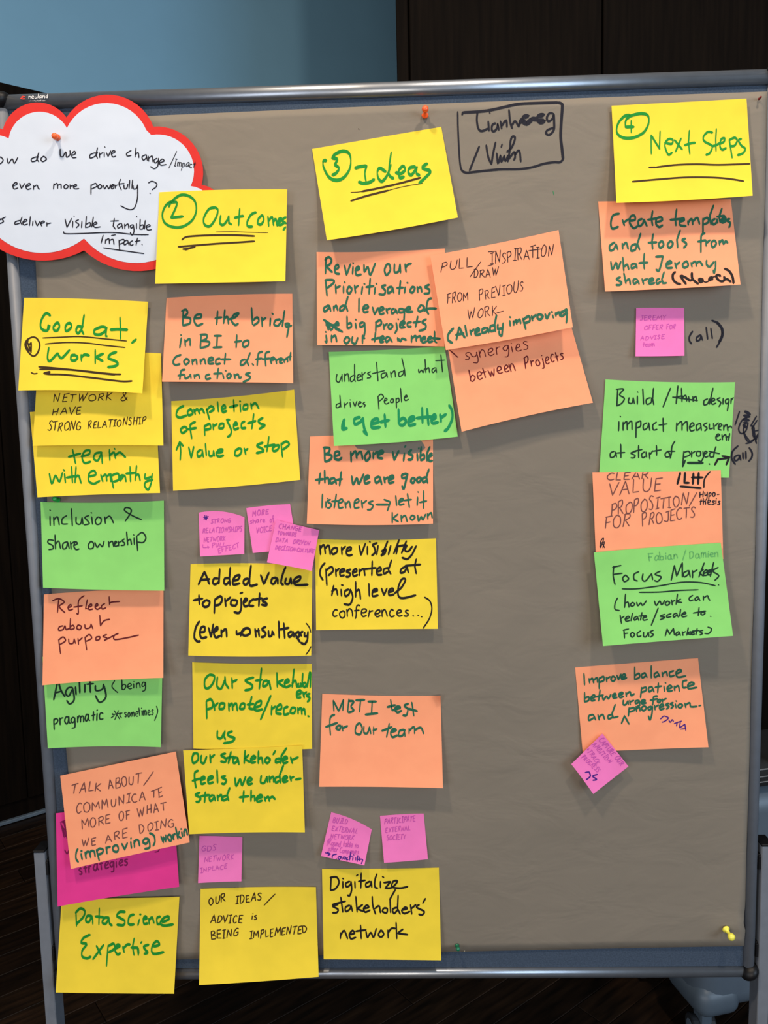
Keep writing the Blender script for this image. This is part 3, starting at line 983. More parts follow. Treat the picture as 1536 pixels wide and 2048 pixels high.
note('A6', (60, 45), (1372, 58), (1360, 1030), (35, 1030), 'Y', .0008, .014, .012,
     'yellow note reading Added value to projects (even consultancy)', [
    ('k', 4.5, .3, T('A6', '''-210,125 145,265;210,125 240,200 262,260;-165,215 265,205;355,200 315,200 300,240 320,262 360,240 368,200;-375,95 368,200 365,258;
      475,195 430,200 420,245 445,262 478,230;-488,80 478,200 485,272;515,225 570,210 590,165 545,175 515,225 525,265 590,250;
      680,200 640,210 630,250 660,265 695,210;-712,55 695,200 695,270;695,270 720,280 780,262;-815,160 850,262;850,262 905,135;
      985,190 940,200 930,245 960,255 995,200 1000,260;1085,75 1055,150 1035,240 1060,268;1090,195 1080,250 1120,255 1140,190;-1140,190 1150,260;
      1175,240 1230,220 1245,180 1200,190 1170,230 1190,265 1250,270 1325,265;
      -150,375 155,480;90,435 190,415;225,430 190,470 210,505 250,495 265,450 225,430;-320,425 315,575;320,430 380,390 400,430 370,480 320,490;
      -430,410 440,500;435,450 490,400;500,430 495,480 545,490 560,440 500,430;605,410 605,520 580,570 530,560;-595,360 620,350;630,460 670,430 650,415 630,460 645,500 680,490;
      745,420 700,450 695,490 740,495;-805,355 795,500;745,430 830,410;890,410 840,430 840,445 880,470 870,490 825,480;
      155,660 115,730 100,830 130,875 165,875;165,780 210,770 210,720 175,730 160,790 180,840 235,830;-255,730 280,830;280,830 305,690;
      305,780 350,750 345,720 310,770 330,835 380,815;-390,750 395,830;395,780 440,745 450,830;555,760 560,800 600,790 600,820;600,790 640,740 690,740 700,790 650,815 610,790 650,735;
      -755,740 765,830;-790,740 800,825;-757,770 800,760;870,720 830,745 870,790 850,825 820,830;900,760 905,820 935,810 940,765;-940,765 960,810;-1010,660 1015,840;
      -1065,680 1075,845;1020,750 1120,730;1150,770 1115,790 1125,830 1160,800 1165,770;1165,770 1175,830;1185,790 1205,830 1240,885;1195,790 1225,775 1230,820 1200,840;
      1270,770 1245,790 1255,820;1290,780 1290,820 1325,815;-1325,770 1320,860;1320,860 1290,905 1250,890''')),
    ('k', 2.4, 0, T('A6', '1305,680 1345,740 1362,850 1350,950 1295,1030')),
])
note('A6', (78, 1102), (1365, 1120), (1370, 2035), (90, 2032), 'Y', .0006, .004, .006,
     'yellow note reading Our stakeholders promote/recom. us', [
    ('gy', 4.4, .4, T('A6', '''260,1235 215,1290 215,1370 255,1380 305,1320 315,1250 260,1235;350,1260 345,1360 390,1385 430,1290;-430,1255 435,1330 470,1385;-505,1270 510,1385;508,1320 560,1290;
      740,1265 660,1290 660,1310 725,1350 710,1390 645,1405;-825,1165 800,1390;760,1300 830,1290;890,1300 850,1310 840,1360 880,1350 905,1300;-905,1300 925,1395;
      -990,1215 995,1370;-1060,1290 1000,1320 1070,1370;1070,1330 1120,1310 1105,1285 1075,1320 1085,1370 1140,1350;-1175,1175 1155,1370;1155,1330 1190,1300 1205,1370;
      1225,1330 1210,1360 1245,1360 1245,1325;-1270,1220 1260,1370;1300,1320 1270,1340 1290,1370 1320,1330;-1345,1205 1315,1370;-1355,1210 1350,1375;
      1210,1450 1250,1435 1240,1405 1205,1430 1210,1480 1250,1480;-1270,1420 1285,1485;1280,1450 1310,1420;1345,1440 1310,1460 1345,1490 1320,1530;
      -230,1520 235,1710;235,1520 275,1500 300,1540 290,1590 240,1610;-310,1540 320,1620;318,1580 355,1540;380,1545 370,1600 415,1600 425,1550 380,1545;
      -470,1540 475,1630;475,1580 505,1545 515,1620;515,1580 550,1545 565,1625;605,1550 590,1600 635,1600 640,1550 605,1550;-720,1470 690,1600;690,1600 740,1610;670,1560 740,1550;
      745,1590 810,1570 820,1520 770,1540 745,1600 780,1625 835,1605;-925,1460 870,1590 815,1720;-935,1570 930,1670;935,1610 975,1575;
      990,1620 1040,1600 1030,1555 990,1590 985,1650 1040,1660;1110,1580 1070,1600 1070,1665 1120,1655;1150,1590 1135,1640 1175,1650 1190,1600 1150,1590;-1215,1590 1220,1660;
      1220,1620 1250,1595 1260,1665;1260,1625 1285,1605 1295,1670;-1325,1680 1335,1688;
      350,1840 350,1910 390,1920 420,1860;-430,1840 420,1900 435,1935;510,1845 460,1870 480,1900 535,1920 500,1960 415,1975''')),
])
note('B6', (-15, 85), (960, 45), (982, 757), (35, 772), 'Y', .0095, .010, .010,
     'yellow note reading Our stakeholder feels we understand them', [
    ('gy', 4.4, .3, T('B6', '''72,110 58,150 70,190 107,160 102,112 65,112;135,125 130,175 155,190 177,135;-205,120 210,187;208,150 242,120;332,110 295,125 337,155 327,180 292,175;-377,95 355,192;335,150 402,135;422,140 395,155 400,190 425,175 432,142;-432,145 442,202;-492,85 485,192;-522,120 490,155 532,182;
540,165 577,145 562,130 540,155 545,185 577,180;-602,90 600,192;600,160 627,145 637,197;672,140 655,170 675,190 697,160 672,140;-740,88 722,120;777,150 745,160 745,185 777,175;-832,65 790,130 782,192;800,170 837,150 822,135 800,160 810,190 842,180;-865,140 880,192;875,165 927,140;
107,250 80,270 80,330 90,392;60,335 127,315;130,330 162,315 152,300 130,320 135,360 167,350;190,330 227,310 217,295 190,315 195,355 232,345;-262,245 267,352;332,295 300,305 337,330 322,360 300,355;410,310 420,377 452,320 467,372 497,300;510,350 547,325 532,310 510,335 520,365 552,355;
625,290 620,345 650,350 672,300;-672,300 676,346;-690,295 695,347;695,320 722,300 727,347;767,300 740,315 745,350 777,330;-807,205 775,290 782,352;800,330 837,310 822,295 800,320 810,345 842,335;-860,295 870,337;868,315 892,300;-905,325 950,315;
122,430 85,450 127,475 112,505 90,505;-167,425 160,512;130,460 202,450;227,450 200,470 210,500 235,475 237,450;-238,455 247,497;-265,450 270,497;270,470 297,450 302,497;337,455 310,470 315,495 347,480;-367,390 345,450 357,497;-482,415 475,507;445,470 522,460;-542,410 540,502;540,470 567,460 572,502;
585,485 632,465 617,450 588,475 595,505 632,495;-650,465 660,502;660,480 682,465 692,502;690,480 717,465 737,487''')),
], )
note('B6', (118, 785), (470, 795), (462, 1158), (107, 1172), 'P', .0006, .006, .007,
     'small pink note reading GDS NETWORK IN PLACE, alone above the OUR IDEAS note', [
    ('pp', 1.5, 0, W('B6', ('GDS', 135, 912, 258, 902, 28), ('NETWORK', 158, 1000, 400, 978, 26), ('INPLACE', 128, 1088, 345, 1050, 24))),
])
note('B6', (128, 1220), (1072, 1205), (1095, 1940), (115, 2008), 'Y', .0008, .026, .022,
     'yellow note reading OUR IDEAS / ADVICE IS BEING IMPLEMENTED, overhanging the bottom rail', [
    ('ky', 2.2, 0, W('B6', ('OUR', 195, 1350, 332, 1325, 38), ('IDEAS', 415, 1342, 630, 1310, 38), ('ADVICE', 208, 1502, 470, 1495, 38), ('is', 545, 1470, 590, 1465, 34),
                     ('BEING', 215, 1635, 438, 1605, 40), ('IMPLEMENTED', 530, 1630, 1000, 1580, 40)) + T('B6', '-738,1262 695,1305 648,1355')),
])

# ---- column 3
note('Z6', (66, 70), (1348, 34), (1345, 1015), (72, 1000), 'O', .0008, .010, .005,
     'peach note reading Review our Prioritisations, under the Ideas heading', [
    ('go', 4.3, .3, T('Z6', '-150,960 165,980;-158,765 185,850;-135,745 325,870;-160,800 290,800;185,780 210,850 240,800;245,800 285,790 270,770 245,810 265,840 320,862') + T('Z6', '''-158,125 155,285;150,150 185,120 215,150 200,190 165,215;165,215 195,245 222,272;250,245 285,225 275,198 248,225 255,278 295,288;-345,205 365,300;365,300 405,190;-430,215 425,290;-430,178 434,184;
450,255 492,240 482,215 455,245 465,300 512,292;540,195 545,268 578,218 602,300 652,182;768,190 745,250 765,300 802,250 792,195 768,190;845,190 845,268 885,262 900,190;-900,190 905,278;-950,190 960,270;955,225 980,195 1012,185;
-155,350 170,510;150,350 228,350 236,378 168,432;-255,395 260,485;258,430 302,410;-335,410 335,480;-343,368 350,378;388,410 370,460 395,485 418,440 388,410;-445,400 455,480;452,430 482,405;-525,415 515,490;-540,385 548,392;
-602,332 590,490;560,420 637,410;-650,425 645,490;-660,383 668,392;758,400 718,415 752,455 738,495 690,490;818,415 780,430 780,480 815,460 825,420;-825,420 838,480;-905,355 890,490;868,430 932,425;-950,420 945,480;-970,375 978,380;
1018,420 1000,460 1025,475 1048,430 1018,415;-1072,415 1078,475;1075,440 1105,420 1117,470;1192,395 1150,420 1192,445 1187,480 1140,485;
188,600 140,630 145,665 180,640 195,605;-195,605 207,662;-235,610 240,660;240,630 262,605 277,655;342,600 305,620 300,655 335,645 350,610;-380,512 355,600 377,662;
-490,530 488,672;525,640 582,625 567,600 535,620 540,670 582,665;-625,620 645,695;645,695 682,625;690,660 737,640 717,620 690,650 705,690 742,680;-760,635 775,685;770,650 802,630;842,635 815,650 820,685 850,665 857,640;-857,640 872,685;
932,640 895,640 890,670 930,670 945,640;-945,640 940,740 926,825;960,650 1002,640 992,615 960,640 975,670 1028,665;1112,595 1080,640 1100,665 1142,630 1122,600;1215,530 1178,555 1165,640 1185,692;1140,660 1180,635 1262,635;
-370,710 372,835;375,790 407,780 412,815 378,835;-455,780 460,835;-455,742 460,750;532,770 500,785 505,820 535,805 547,775;-547,775 550,860 536,930;-660,770 657,865;655,775 702,750 712,790 665,815;-735,790 740,845;738,810 772,785;
802,785 780,815 800,840 827,810 802,785;-862,775 872,840 850,882;-880,738 884,744;905,800 947,780 927,760 900,790 905,825 952,820;1012,770 975,780 980,815 1012,815;-1077,712 1055,820;1030,775 1102,765;1162,740 1120,770 1157,800 1147,840 1090,857;
-160,900 170,972;-155,865 160,872;-215,900 215,970;215,930 252,905 267,967;367,915 340,955 365,985 397,945 370,915;425,915 420,970 455,985 477,925;-525,900 525,985;528,930 548,932;-655,868 645,970;615,945 702,925;
700,950 737,935 727,910 700,935 705,970 737,965;782,915 755,935 765,970 797,940;-792,920 822,970;-875,925 880,962;885,935 905,962 922,935 962,950;-1015,905 1015,972;1018,935 1055,907 1062,962;1062,930 1100,910 1107,962;
1120,945 1152,935 1142,915 1115,945 1130,975 1167,960;1180,945 1212,930 1202,915 1178,940 1190,970 1227,960;-1245,862 1245,960 1265,975;1215,930 1300,937''')),
])
note('A1', (185, 974), (1235, 720), (1474, 1560), (322, 1815), 'O', .0020, .018, .018,
     'peach note ending synergies between Projects, lower of the tilted pair', [
    ('kr', 1.9, 0, W('A1', ('synergies', 350, 1190, 915, 1085, 62, .0))),
    ('kr', 2.4, 0, W('A1', ('between', 400, 1372, 800, 1270, 62, .0), ('Projects', 880, 1260, 1225, 1180, 58, .0)) + T('A1', '-195,1080 290,1162')),
])
note('A1', (46, 268), (1172, 44), (1298, 897), (183, 1098), 'O', .0085, .016, .020,
     'tilted peach note reading PULL / DRAW INSPIRATION FROM PREVIOUS WORK', [
    ('kt', 1.7, 0, W('A1', ('PULL', 140, 400, 415, 375, 55), ('INSPIRATION', 575, 345, 1130, 268, 62), ('DRAW', 425, 465, 650, 448, 46), ('FROM', 195, 690, 385, 655, 52),
                     ('PREVIOUS', 478, 660, 870, 575, 56), ('WORK', 375, 835, 635, 785, 56)) + T('A1', '-490,322 395,455;-555,235 620,230;-550,360 600,345;-630,770 688,755;-910,225 1020,210')),
    ('go', 4.8, .35, T('A1', '250,905 205,960 205,1010 240,1035;-300,895 275,1010;300,895 325,945 350,990;-270,965 340,950;-352,880 368,975;-395,920 405,965;400,940 430,915;'
      '440,945 475,925 465,905 440,935 450,965 490,955;535,900 505,915 505,945 540,935 548,900;-548,900 560,945;610,880 575,890 575,930 610,925;-628,790 612,870 618,935;'
      '640,870 640,910 675,905;-685,860 675,975;675,975 655,960 650,930;-745,840 748,885;-745,805 750,812;-775,840 780,880;780,860 800,835 805,870;805,855 830,830 840,865;'
      '-860,820 885,915;865,830 910,800 920,840 880,860;-935,795 945,840;942,820 975,785;1000,780 985,810 1010,830 1035,800 1000,780;1055,780 1070,820 1095,770;'
      '-1120,790 1128,815;-1110,760 1118,765;-1145,770 1150,800;1150,785 1175,765 1185,800;1215,760 1190,770 1200,800 1230,780;1240,735 1245,800 1240,860;1190,775 1245,740 1235,770 1250,775')),
])
note('Z6', (188, 1068), (1345, 1010), (1478, 1915), (240, 2008), 'G', .0012, .012, .008,
     'green note reading understand what drives people (get better)', [
    ('kg', 2.4, 0, T('Z6', '''270,1290 262,1350 290,1370 320,1300;-320,1290 320,1365;-345,1285 348,1365;348,1310 378,1285 390,1365;435,1300 405,1325 410,1365 440,1345 450,1300;-445,1190 445,1345 455,1365;
      470,1330 510,1310 490,1290 470,1320 480,1355 515,1345;-520,1270 525,1350;525,1300 555,1270;605,1265 575,1285 605,1305 600,1325 570,1330;-665,1170 680,1360;620,1285 745,1255;
      755,1275 715,1290 720,1330 755,1310 765,1275;-765,1275 775,1325;-805,1265 812,1325;812,1290 845,1255 855,1320;925,1260 890,1275 892,1315 930,1290 935,1250;-918,1130 945,1250 950,1310;
      1085,1240 1090,1275 1115,1250 1130,1275 1145,1235;-1150,1140 1158,1275;1158,1250 1185,1225 1195,1275;1250,1225 1220,1245 1230,1275 1260,1240;-1258,1225 1265,1275;-1308,1095 1325,1270;1255,1155 1365,1150;
      300,1580 265,1595 265,1625 295,1615 305,1580;-298,1500 308,1620;-340,1575 350,1630;350,1600 378,1575;-400,1570 405,1620;-400,1545 405,1550;-430,1565 450,1615;450,1615 468,1560;
      485,1590 510,1575 495,1565 482,1595 500,1618 525,1605;548,1570 530,1585 552,1600 540,1620;-680,1510 690,1645;680,1515 710,1490 735,1520 695,1560;745,1560 770,1545 755,1530 742,1565 760,1588 790,1575;
      810,1540 805,1570 830,1572 832,1540 810,1540;-860,1530 865,1630;862,1540 885,1530 890,1560 865,1575;-905,1430 915,1570;945,1525 970,1515 960,1500 942,1530 955,1555 985,1540''')),
    ('gg', 5.6, .35, T('Z6', '''345,1740 325,1790 325,1840 370,1830;-340,1760 340,1840;500,1720 445,1740 450,1790 500,1770 530,1730;530,1725 540,1820 570,1900;535,1860 570,1895;
      610,1790 680,1770 670,1735 620,1760 620,1825 700,1820;-745,1690 755,1820;700,1770 790,1750;-885,1640 888,1790;890,1760 930,1730 960,1760 930,1800 895,1795;
      985,1770 1040,1740 1030,1715 990,1740 990,1800 1055,1790;-1120,1625 1125,1780;-1170,1635 1185,1800;1065,1730 1215,1715;1210,1750 1255,1725 1245,1695 1215,1730 1225,1780 1280,1770;
      -1300,1690 1310,1770;1305,1730 1360,1690;1390,1600 1420,1660 1420,1740 1380,1830 1345,1860''')),
])
note('B1', (103, 15), (1362, -5), (1362, 908), (70, 908), 'O', .0006, .016, .012,
     'peach note reading Be more visible that we are good listeners', [
    ('go', 4.6, .3, T('B1', '''-250,125 255,275;240,130 302,135 292,180 255,195;255,195 322,210 312,250 260,275;350,220 402,200 392,170 360,180 355,240 400,255 427,230;-520,170 525,277;525,215 567,165 582,242;580,210 622,170 642,247;692,175 665,220 680,265 717,225 707,172 692,175;-750,175 750,242;750,205 792,170;
800,205 852,180 837,160 800,185 800,230 847,240;-950,170 965,260;965,260 1012,160;-1070,185 1060,267;-1082,108 1072,126;1142,150 1110,190 1152,210 1142,250 1105,252;-1200,190 1205,262;-1218,130 1215,142;-1242,120 1230,242;1235,215 1267,200 1272,240 1235,260;-1330,120 1300,190 1302,267;
1320,225 1360,200 1342,190 1320,220 1325,265 1360,262;-207,390 195,502;160,460 242,450;-252,360 255,492;255,450 287,440 297,502;352,440 310,455 320,495 362,470;-357,445 372,502;-422,375 405,517;375,460 432,450;530,420 545,507 582,440 602,502 652,400;660,460 707,435 692,415 660,445 670,495 717,480;
812,425 770,445 780,490 815,465 822,430;-820,435 837,507;-860,430 870,492;868,455 902,430;910,460 957,440 947,415 910,440 915,490 962,480;1092,395 1045,410 1050,440 1090,430 1102,395;1102,395 1082,480 1062,552 1045,520;1147,440 1135,475 1160,490 1177,450 1147,440;
1217,430 1195,460 1215,485 1242,450 1217,430;1287,430 1255,450 1265,485 1302,460;-1320,350 1295,430 1307,492''')),
    ('go', 3.6, .2, T('B1', '''-230,605 225,747;-265,680 265,742;-283,648 287,654;312,660 280,680 322,710 302,745 280,745;-372,605 350,747;325,680 397,675;395,700 437,680 427,655 395,680 400,745 442,740;-460,680 470,747;470,710 502,680 517,747;560,700 602,680 592,655 560,680 560,745 607,740;-630,670 640,747;638,705 682,670;
747,675 702,695 747,720 727,760 690,765;-980,620 990,722;1015,690 1057,665 1042,650 1015,675 1020,715 1067,705;-1100,600 1120,742;1065,670 1142,660;-1205,635 1200,722;-1208,580 1212,588;-1267,570 1265,752;1225,690 1297,675;-945,790 945,902;-1002,810 950,855 1007,887;
-1035,820 1040,890;1040,850 1077,825 1097,887;1147,820 1130,850 1150,870 1177,840 1147,820;1205,820 1215,880 1242,835 1257,870 1287,810;-1305,805 1310,862;1310,830 1342,795 1354,850''') +
     T('B1', '-860,660 925,685 895,775')),
    ('go', 5.0, 0, T('B1', '-780,712 910,712')),
])
note('B1', (155, 1065), (1392, 1058), (1412, 1985), (165, 1998), 'Y', .0008, .010, .010,
     'yellow note reading more visibility (presented at high level conferences...)', [
    ('k', 4.0, .3, T('B1', '''-205,1130 210,1225;210,1160 245,1125 260,1215;260,1160 295,1130 310,1225;350,1155 325,1180 335,1220 375,1200 380,1160 350,1155;-425,1145 430,1225;425,1180 465,1140;
      475,1190 520,1175 520,1150 485,1160 475,1210 500,1235 535,1225;-605,1130 625,1230;625,1230 670,1110;-690,1140 690,1225;-712,1090 718,1098;
      790,1105 745,1125 760,1150 770,1200 735,1235;-800,1130 785,1225;-905,1070 835,1240;835,1190 880,1170 865,1215 830,1230;-930,1130 905,1225;-1015,1075 960,1215;-1000,1150 985,1220;
      -1090,1085 1040,1210;1000,1140 1090,1125;1095,1130 1075,1180 1110,1190 1150,1140;-1190,1135 1150,1220;1150,1220 1100,1270 1045,1255;
      255,1310 215,1360 205,1430 235,1485;-265,1370 275,1540;270,1385 320,1350 340,1390 290,1440;-365,1370 370,1450;368,1400 400,1365;405,1410 455,1390 445,1370 410,1390 415,1440 455,1435;
      520,1375 475,1395 515,1420 500,1450 470,1450;540,1410 580,1395 570,1370 540,1400 550,1445 590,1430;-605,1370 610,1440;610,1400 650,1370 665,1440;-740,1290 735,1440;650,1375 780,1360;
      785,1400 830,1385 820,1355 785,1385 795,1430 840,1430;905,1360 860,1375 860,1420 900,1400;-938,1280 905,1380 930,1425;
      1090,1345 1040,1370 1030,1410 1070,1400 1095,1350;-1095,1350 1110,1410;-1190,1270 1175,1340 1190,1420;1075,1340 1235,1325;
      -345,1540 325,1645;325,1600 370,1580 385,1640;-420,1580 425,1650;-425,1535 440,1540;500,1580 460,1600 465,1650 500,1630 515,1580;515,1580 540,1660 510,1735 450,1730;
      -570,1500 570,1660;570,1610 605,1585 620,1680;-705,1520 710,1650;740,1610 790,1595 780,1575 745,1595 745,1650 800,1640;-835,1570 860,1640;860,1640 890,1570;
      905,1610 955,1595 945,1570 910,1595 915,1640 965,1630;970,1620 1040,1560 1080,1480 1040,1480 1005,1570 1010,1650 1060,1670 1185,1640''')),
    ('k', 2.9, .2, T('B1', '1275,1660 1330,1700 1350,1780 1325,1880 1260,1980;-1155,1850 1165,1854;-1205,1845 1215,1848;-1240,1858 1250,1862') + W('B1', ('conferences', 325, 1865, 1115, 1860, 72, .0))),
])
note('B7', (90, 28), (955, 42), (973, 718), (67, 708), 'O', .0008, .016, .018,
     'peach note reading MBTI test for Our team, with a folded top right corner', [
    ('go', 3.8, .5, T('B7', '''-170,75 175,155;-172,80 210,155;-210,155 245,70;-245,70 240,150;-285,65 275,160;285,80 320,85 300,120 320,150 280,165;-335,75 400,72;-370,75 362,160;
      -425,85 485,85;-455,85 450,175;-405,180 495,170;-590,70 600,150;565,125 625,110;600,150 660,130 640,120 620,140 640,165 670,150;720,100 690,115 715,140 705,185 680,185;-745,90 760,190;
      715,135 785,155;180,180 150,200 145,260 150,330;115,270 200,240;205,260 190,280 215,290 225,265 205,260;-235,260 240,300;238,280 275,262;
      365,240 340,260 332,310 365,325 382,280 365,240;395,265 395,310 420,315 435,270;-435,270 445,320;-465,270 465,325;462,295 490,285;
      -580,245 560,345;525,300 600,270;590,310 630,295 610,285 590,315 605,345 640,330;690,290 655,300 650,335 680,330 695,290;-690,290 695,340;-725,280 725,320;725,300 760,270 765,320;765,295 810,275 832,320''')),
], fold=(.93, .055))
note('B7', (155, 895), (452, 1020), (398, 1283), (80, 1215), 'P', .0008, .008, .012,
     'small tilted pink note reading BUILD EXTERNAL NETWORK with violet Capability', [
    ('pp', 1.5, 0, W('B7', ('BUILD', 165, 970, 275, 980, 22), ('EXTERNAL', 158, 1028, 345, 1052, 22), ('NETWORK', 150, 1085, 320, 1098, 22), ('(Round', 120, 1132, 225, 1145, 26),
                     ('table', 240, 1142, 310, 1150, 24), ('to', 325, 1152, 352, 1156, 22), ('other', 130, 1178, 200, 1186, 24), ('Companies', 215, 1190, 355, 1200, 22))),
    ('v', 2.3, .1, T('B7', '''-112,1190 148,1202;-125,1185 150,1200 130,1212;195,1200 165,1210 168,1238 195,1235;225,1215 205,1225 215,1240 230,1220 235,1240;-245,1220 240,1262;245,1222 262,1225 248,1240;
      275,1225 265,1240 280,1240;-298,1185 290,1245;-285,1215 310,1215;-315,1220 312,1245;-318,1205 322,1207;-335,1225 335,1245;-350,1210 345,1255;-365,1220 362,1250;350,1240 385,1240 375,1272''')),
], bow=(-8, 0))
note('B7', (512, 922), (832, 905), (863, 1238), (542, 1265), 'P', .0008, .007, .008,
     'small pink note reading PARTICIPATE EXTERNAL SOCIETY', [
    ('pp', 1.5, 0, W('B7', ('PARTICIPATE', 545, 980, 770, 958, 24), ('EXTERNAL', 553, 1045, 735, 1025, 22), ('SOCIETY', 560, 1100, 700, 1090, 22))),
])
note('B7', (88, 1310), (943, 1300), (960, 1978), (100, 1970), 'Y', .0008, .014, .014,
     "yellow note reading Digitalize stakeholders' network in black marker", [
    ('k', 3.6, .25, T('B7', '''-155,1370 150,1465;148,1372 195,1370 212,1410 185,1455 150,1465;-240,1400 240,1450;-238,1378 245,1382;290,1400 262,1415 268,1440 295,1425 300,1400;300,1400 305,1460 290,1505 275,1500;
      -328,1400 330,1450;-340,1360 350,1352;-375,1340 372,1450;355,1400 405,1392;440,1400 410,1415 412,1440 440,1430 448,1400;-448,1400 452,1445;490,1345 475,1390 475,1440 495,1450;
      -515,1400 515,1448;-530,1365 540,1372;-540,1410 590,1402;-590,1402 550,1450;550,1450 600,1445 640,1400 610,1400 600,1440 660,1450 715,1438;
      205,1570 165,1580 205,1605 195,1628 165,1630;-225,1515 240,1625;165,1570 260,1545;290,1575 260,1590 262,1620 290,1605 300,1575;-300,1575 310,1620;-335,1510 345,1625;-385,1570 345,1600 390,1620;
      390,1600 430,1590 415,1575 392,1600 405,1625 440,1610;455,1510 460,1580 480,1640;475,1600 505,1580 515,1630;540,1595 530,1620 560,1630 565,1600 540,1595;
      -625,1460 585,1530 590,1630;635,1590 605,1605 615,1635 640,1610;-645,1500 640,1600 660,1640;670,1610 710,1600 695,1590 672,1615 690,1635 730,1620;-735,1570 745,1640;742,1600 775,1570;
      800,1570 780,1590 835,1620 820,1645 795,1640;-845,1525 825,1560;
      -225,1775 222,1820;225,1795 250,1760 275,1820;285,1790 325,1780 310,1760 288,1790 300,1820 335,1810;-370,1720 375,1820;335,1765 410,1755;410,1765 420,1810 445,1775 465,1810 485,1745;
      520,1755 500,1790 520,1808 540,1785 520,1755;-570,1755 572,1815;570,1780 595,1745 625,1745;-630,1700 635,1820;-680,1750 640,1780 715,1790''')),
])

# ---- column 4
note('A2', (78, 15), (1352, -10), (1445, 812), (145, 878), 'O', .0010, .022, .024,
     'peach note reading Create templates and tools, under the Next Steps heading', [
    ('go', 4.3, .3, T('A2', '''282,130 222,148 200,220 215,275 272,255;-312,190 330,245;325,215 372,182;385,200 432,190 427,150 390,160 382,220 420,270 457,250;502,180 465,200 470,250 505,230 517,185;-517,185 547,252;-602,105 590,180 602,245;555,190 652,175;
630,215 692,195 682,165 640,180 635,230 665,260 697,240;-832,85 820,180 825,247;770,190 882,180;860,210 902,195 897,175 865,190 865,240 922,250;-940,200 945,240;945,215 975,180 987,237;985,210 1030,170 1052,232;-1085,175 1085,325;1085,190 1127,170 1137,210 1095,235;
-1187,50 1150,150 1162,237;1202,180 1175,200 1185,235 1215,215 1220,180;-1220,180 1227,222;-1267,80 1240,160 1250,217;1220,160 1292,150;1265,200 1302,180 1292,165 1262,190 1270,217 1302,205;1342,180 1310,195 1347,220 1335,265;
237,405 190,440 195,485 230,470 250,420;-250,420 267,477;-310,415 315,472;315,440 347,410 367,472;442,420 400,440 395,487 435,475 450,430;-487,320 455,420 477,477;-607,325 595,400 602,472;560,410 642,405;692,390 660,420 675,460 707,430 692,390;
772,390 745,430 765,460 797,420 772,390;-867,290 835,380 842,457;917,370 885,385 927,420 900,460;1102,318 1070,340 1065,420 1065,505;1035,400 1112,385;-1115,390 1115,442;1115,415 1152,385;1197,385 1165,410 1180,455 1212,420 1197,385;-1240,390 1245,432;1245,410 1272,385 1282,422 1302,395 1322,412;
200,590 215,667 252,600 267,662 297,590;-315,550 325,682;330,640 357,620 372,667;432,610 400,620 400,655 435,640 442,610;-442,610 452,657;-522,512 515,590 522,662;470,605 557,600;630,545 702,540;700,540 682,620 660,680 635,665;735,620 782,605 767,585 735,610 740,650 792,650;
-815,600 830,657;825,625 862,595;917,590 890,620 905,650 942,630 932,592 917,590;-970,600 980,642;975,615 1012,590 1022,637;1020,615 1052,590 1082,632;1120,577 1120,620 1150,640 1192,592;-1207,585 1205,650;1205,650 1192,702 1185,672;
292,740 255,760 302,790 287,815 250,815;-325,700 345,802;345,780 377,760 387,812;442,755 415,770 425,805 457,780;-452,760 472,807;-500,755 515,807;510,775 552,755;560,785 607,770 597,750 565,770 575,805 622,795;667,755 640,770 645,805 682,780;-712,690 690,760 702,800 735,795''')),
    ('k', 5.0, 0, T('C1', '''210,140 160,200 170,300 240,370 320,390;315,215 365,300 430,388;330,212 430,260 510,315 545,300;550,155 558,270 620,340 682,385;750,280 700,290 720,350 770,330 765,280;
      900,320 915,270 960,250 965,310;925,320 935,260;1040,232 1080,202 1140,225;1050,240 1090,300 1160,335 1210,312 1222,250;1205,240 1245,290 1275,290 1350,345;1220,75 1310,120 1380,230 1405,375''')),
    ('k', 2.6, 0, T('C1', '770,320 830,352 890,332 930,300;950,262 1000,240 1050,235;720,320 750,300')),
])
note('A2', (443, 1037), (903, 1037), (907, 1495), (437, 1500), 'P', .0008, .007, .006,
     'small square pink note beside the black (all), below the Next Steps stack', [
    ('pp', 1.4, 0, W('A2', ('JEREMY', 480, 1155, 730, 1150, 28), ('OFFER', 520, 1245, 700, 1240, 28), ('FOR', 735, 1240, 820, 1235, 28), ('ADVISE', 485, 1345, 715, 1330, 24), ('team', 505, 1408, 625, 1400, 26))),
])
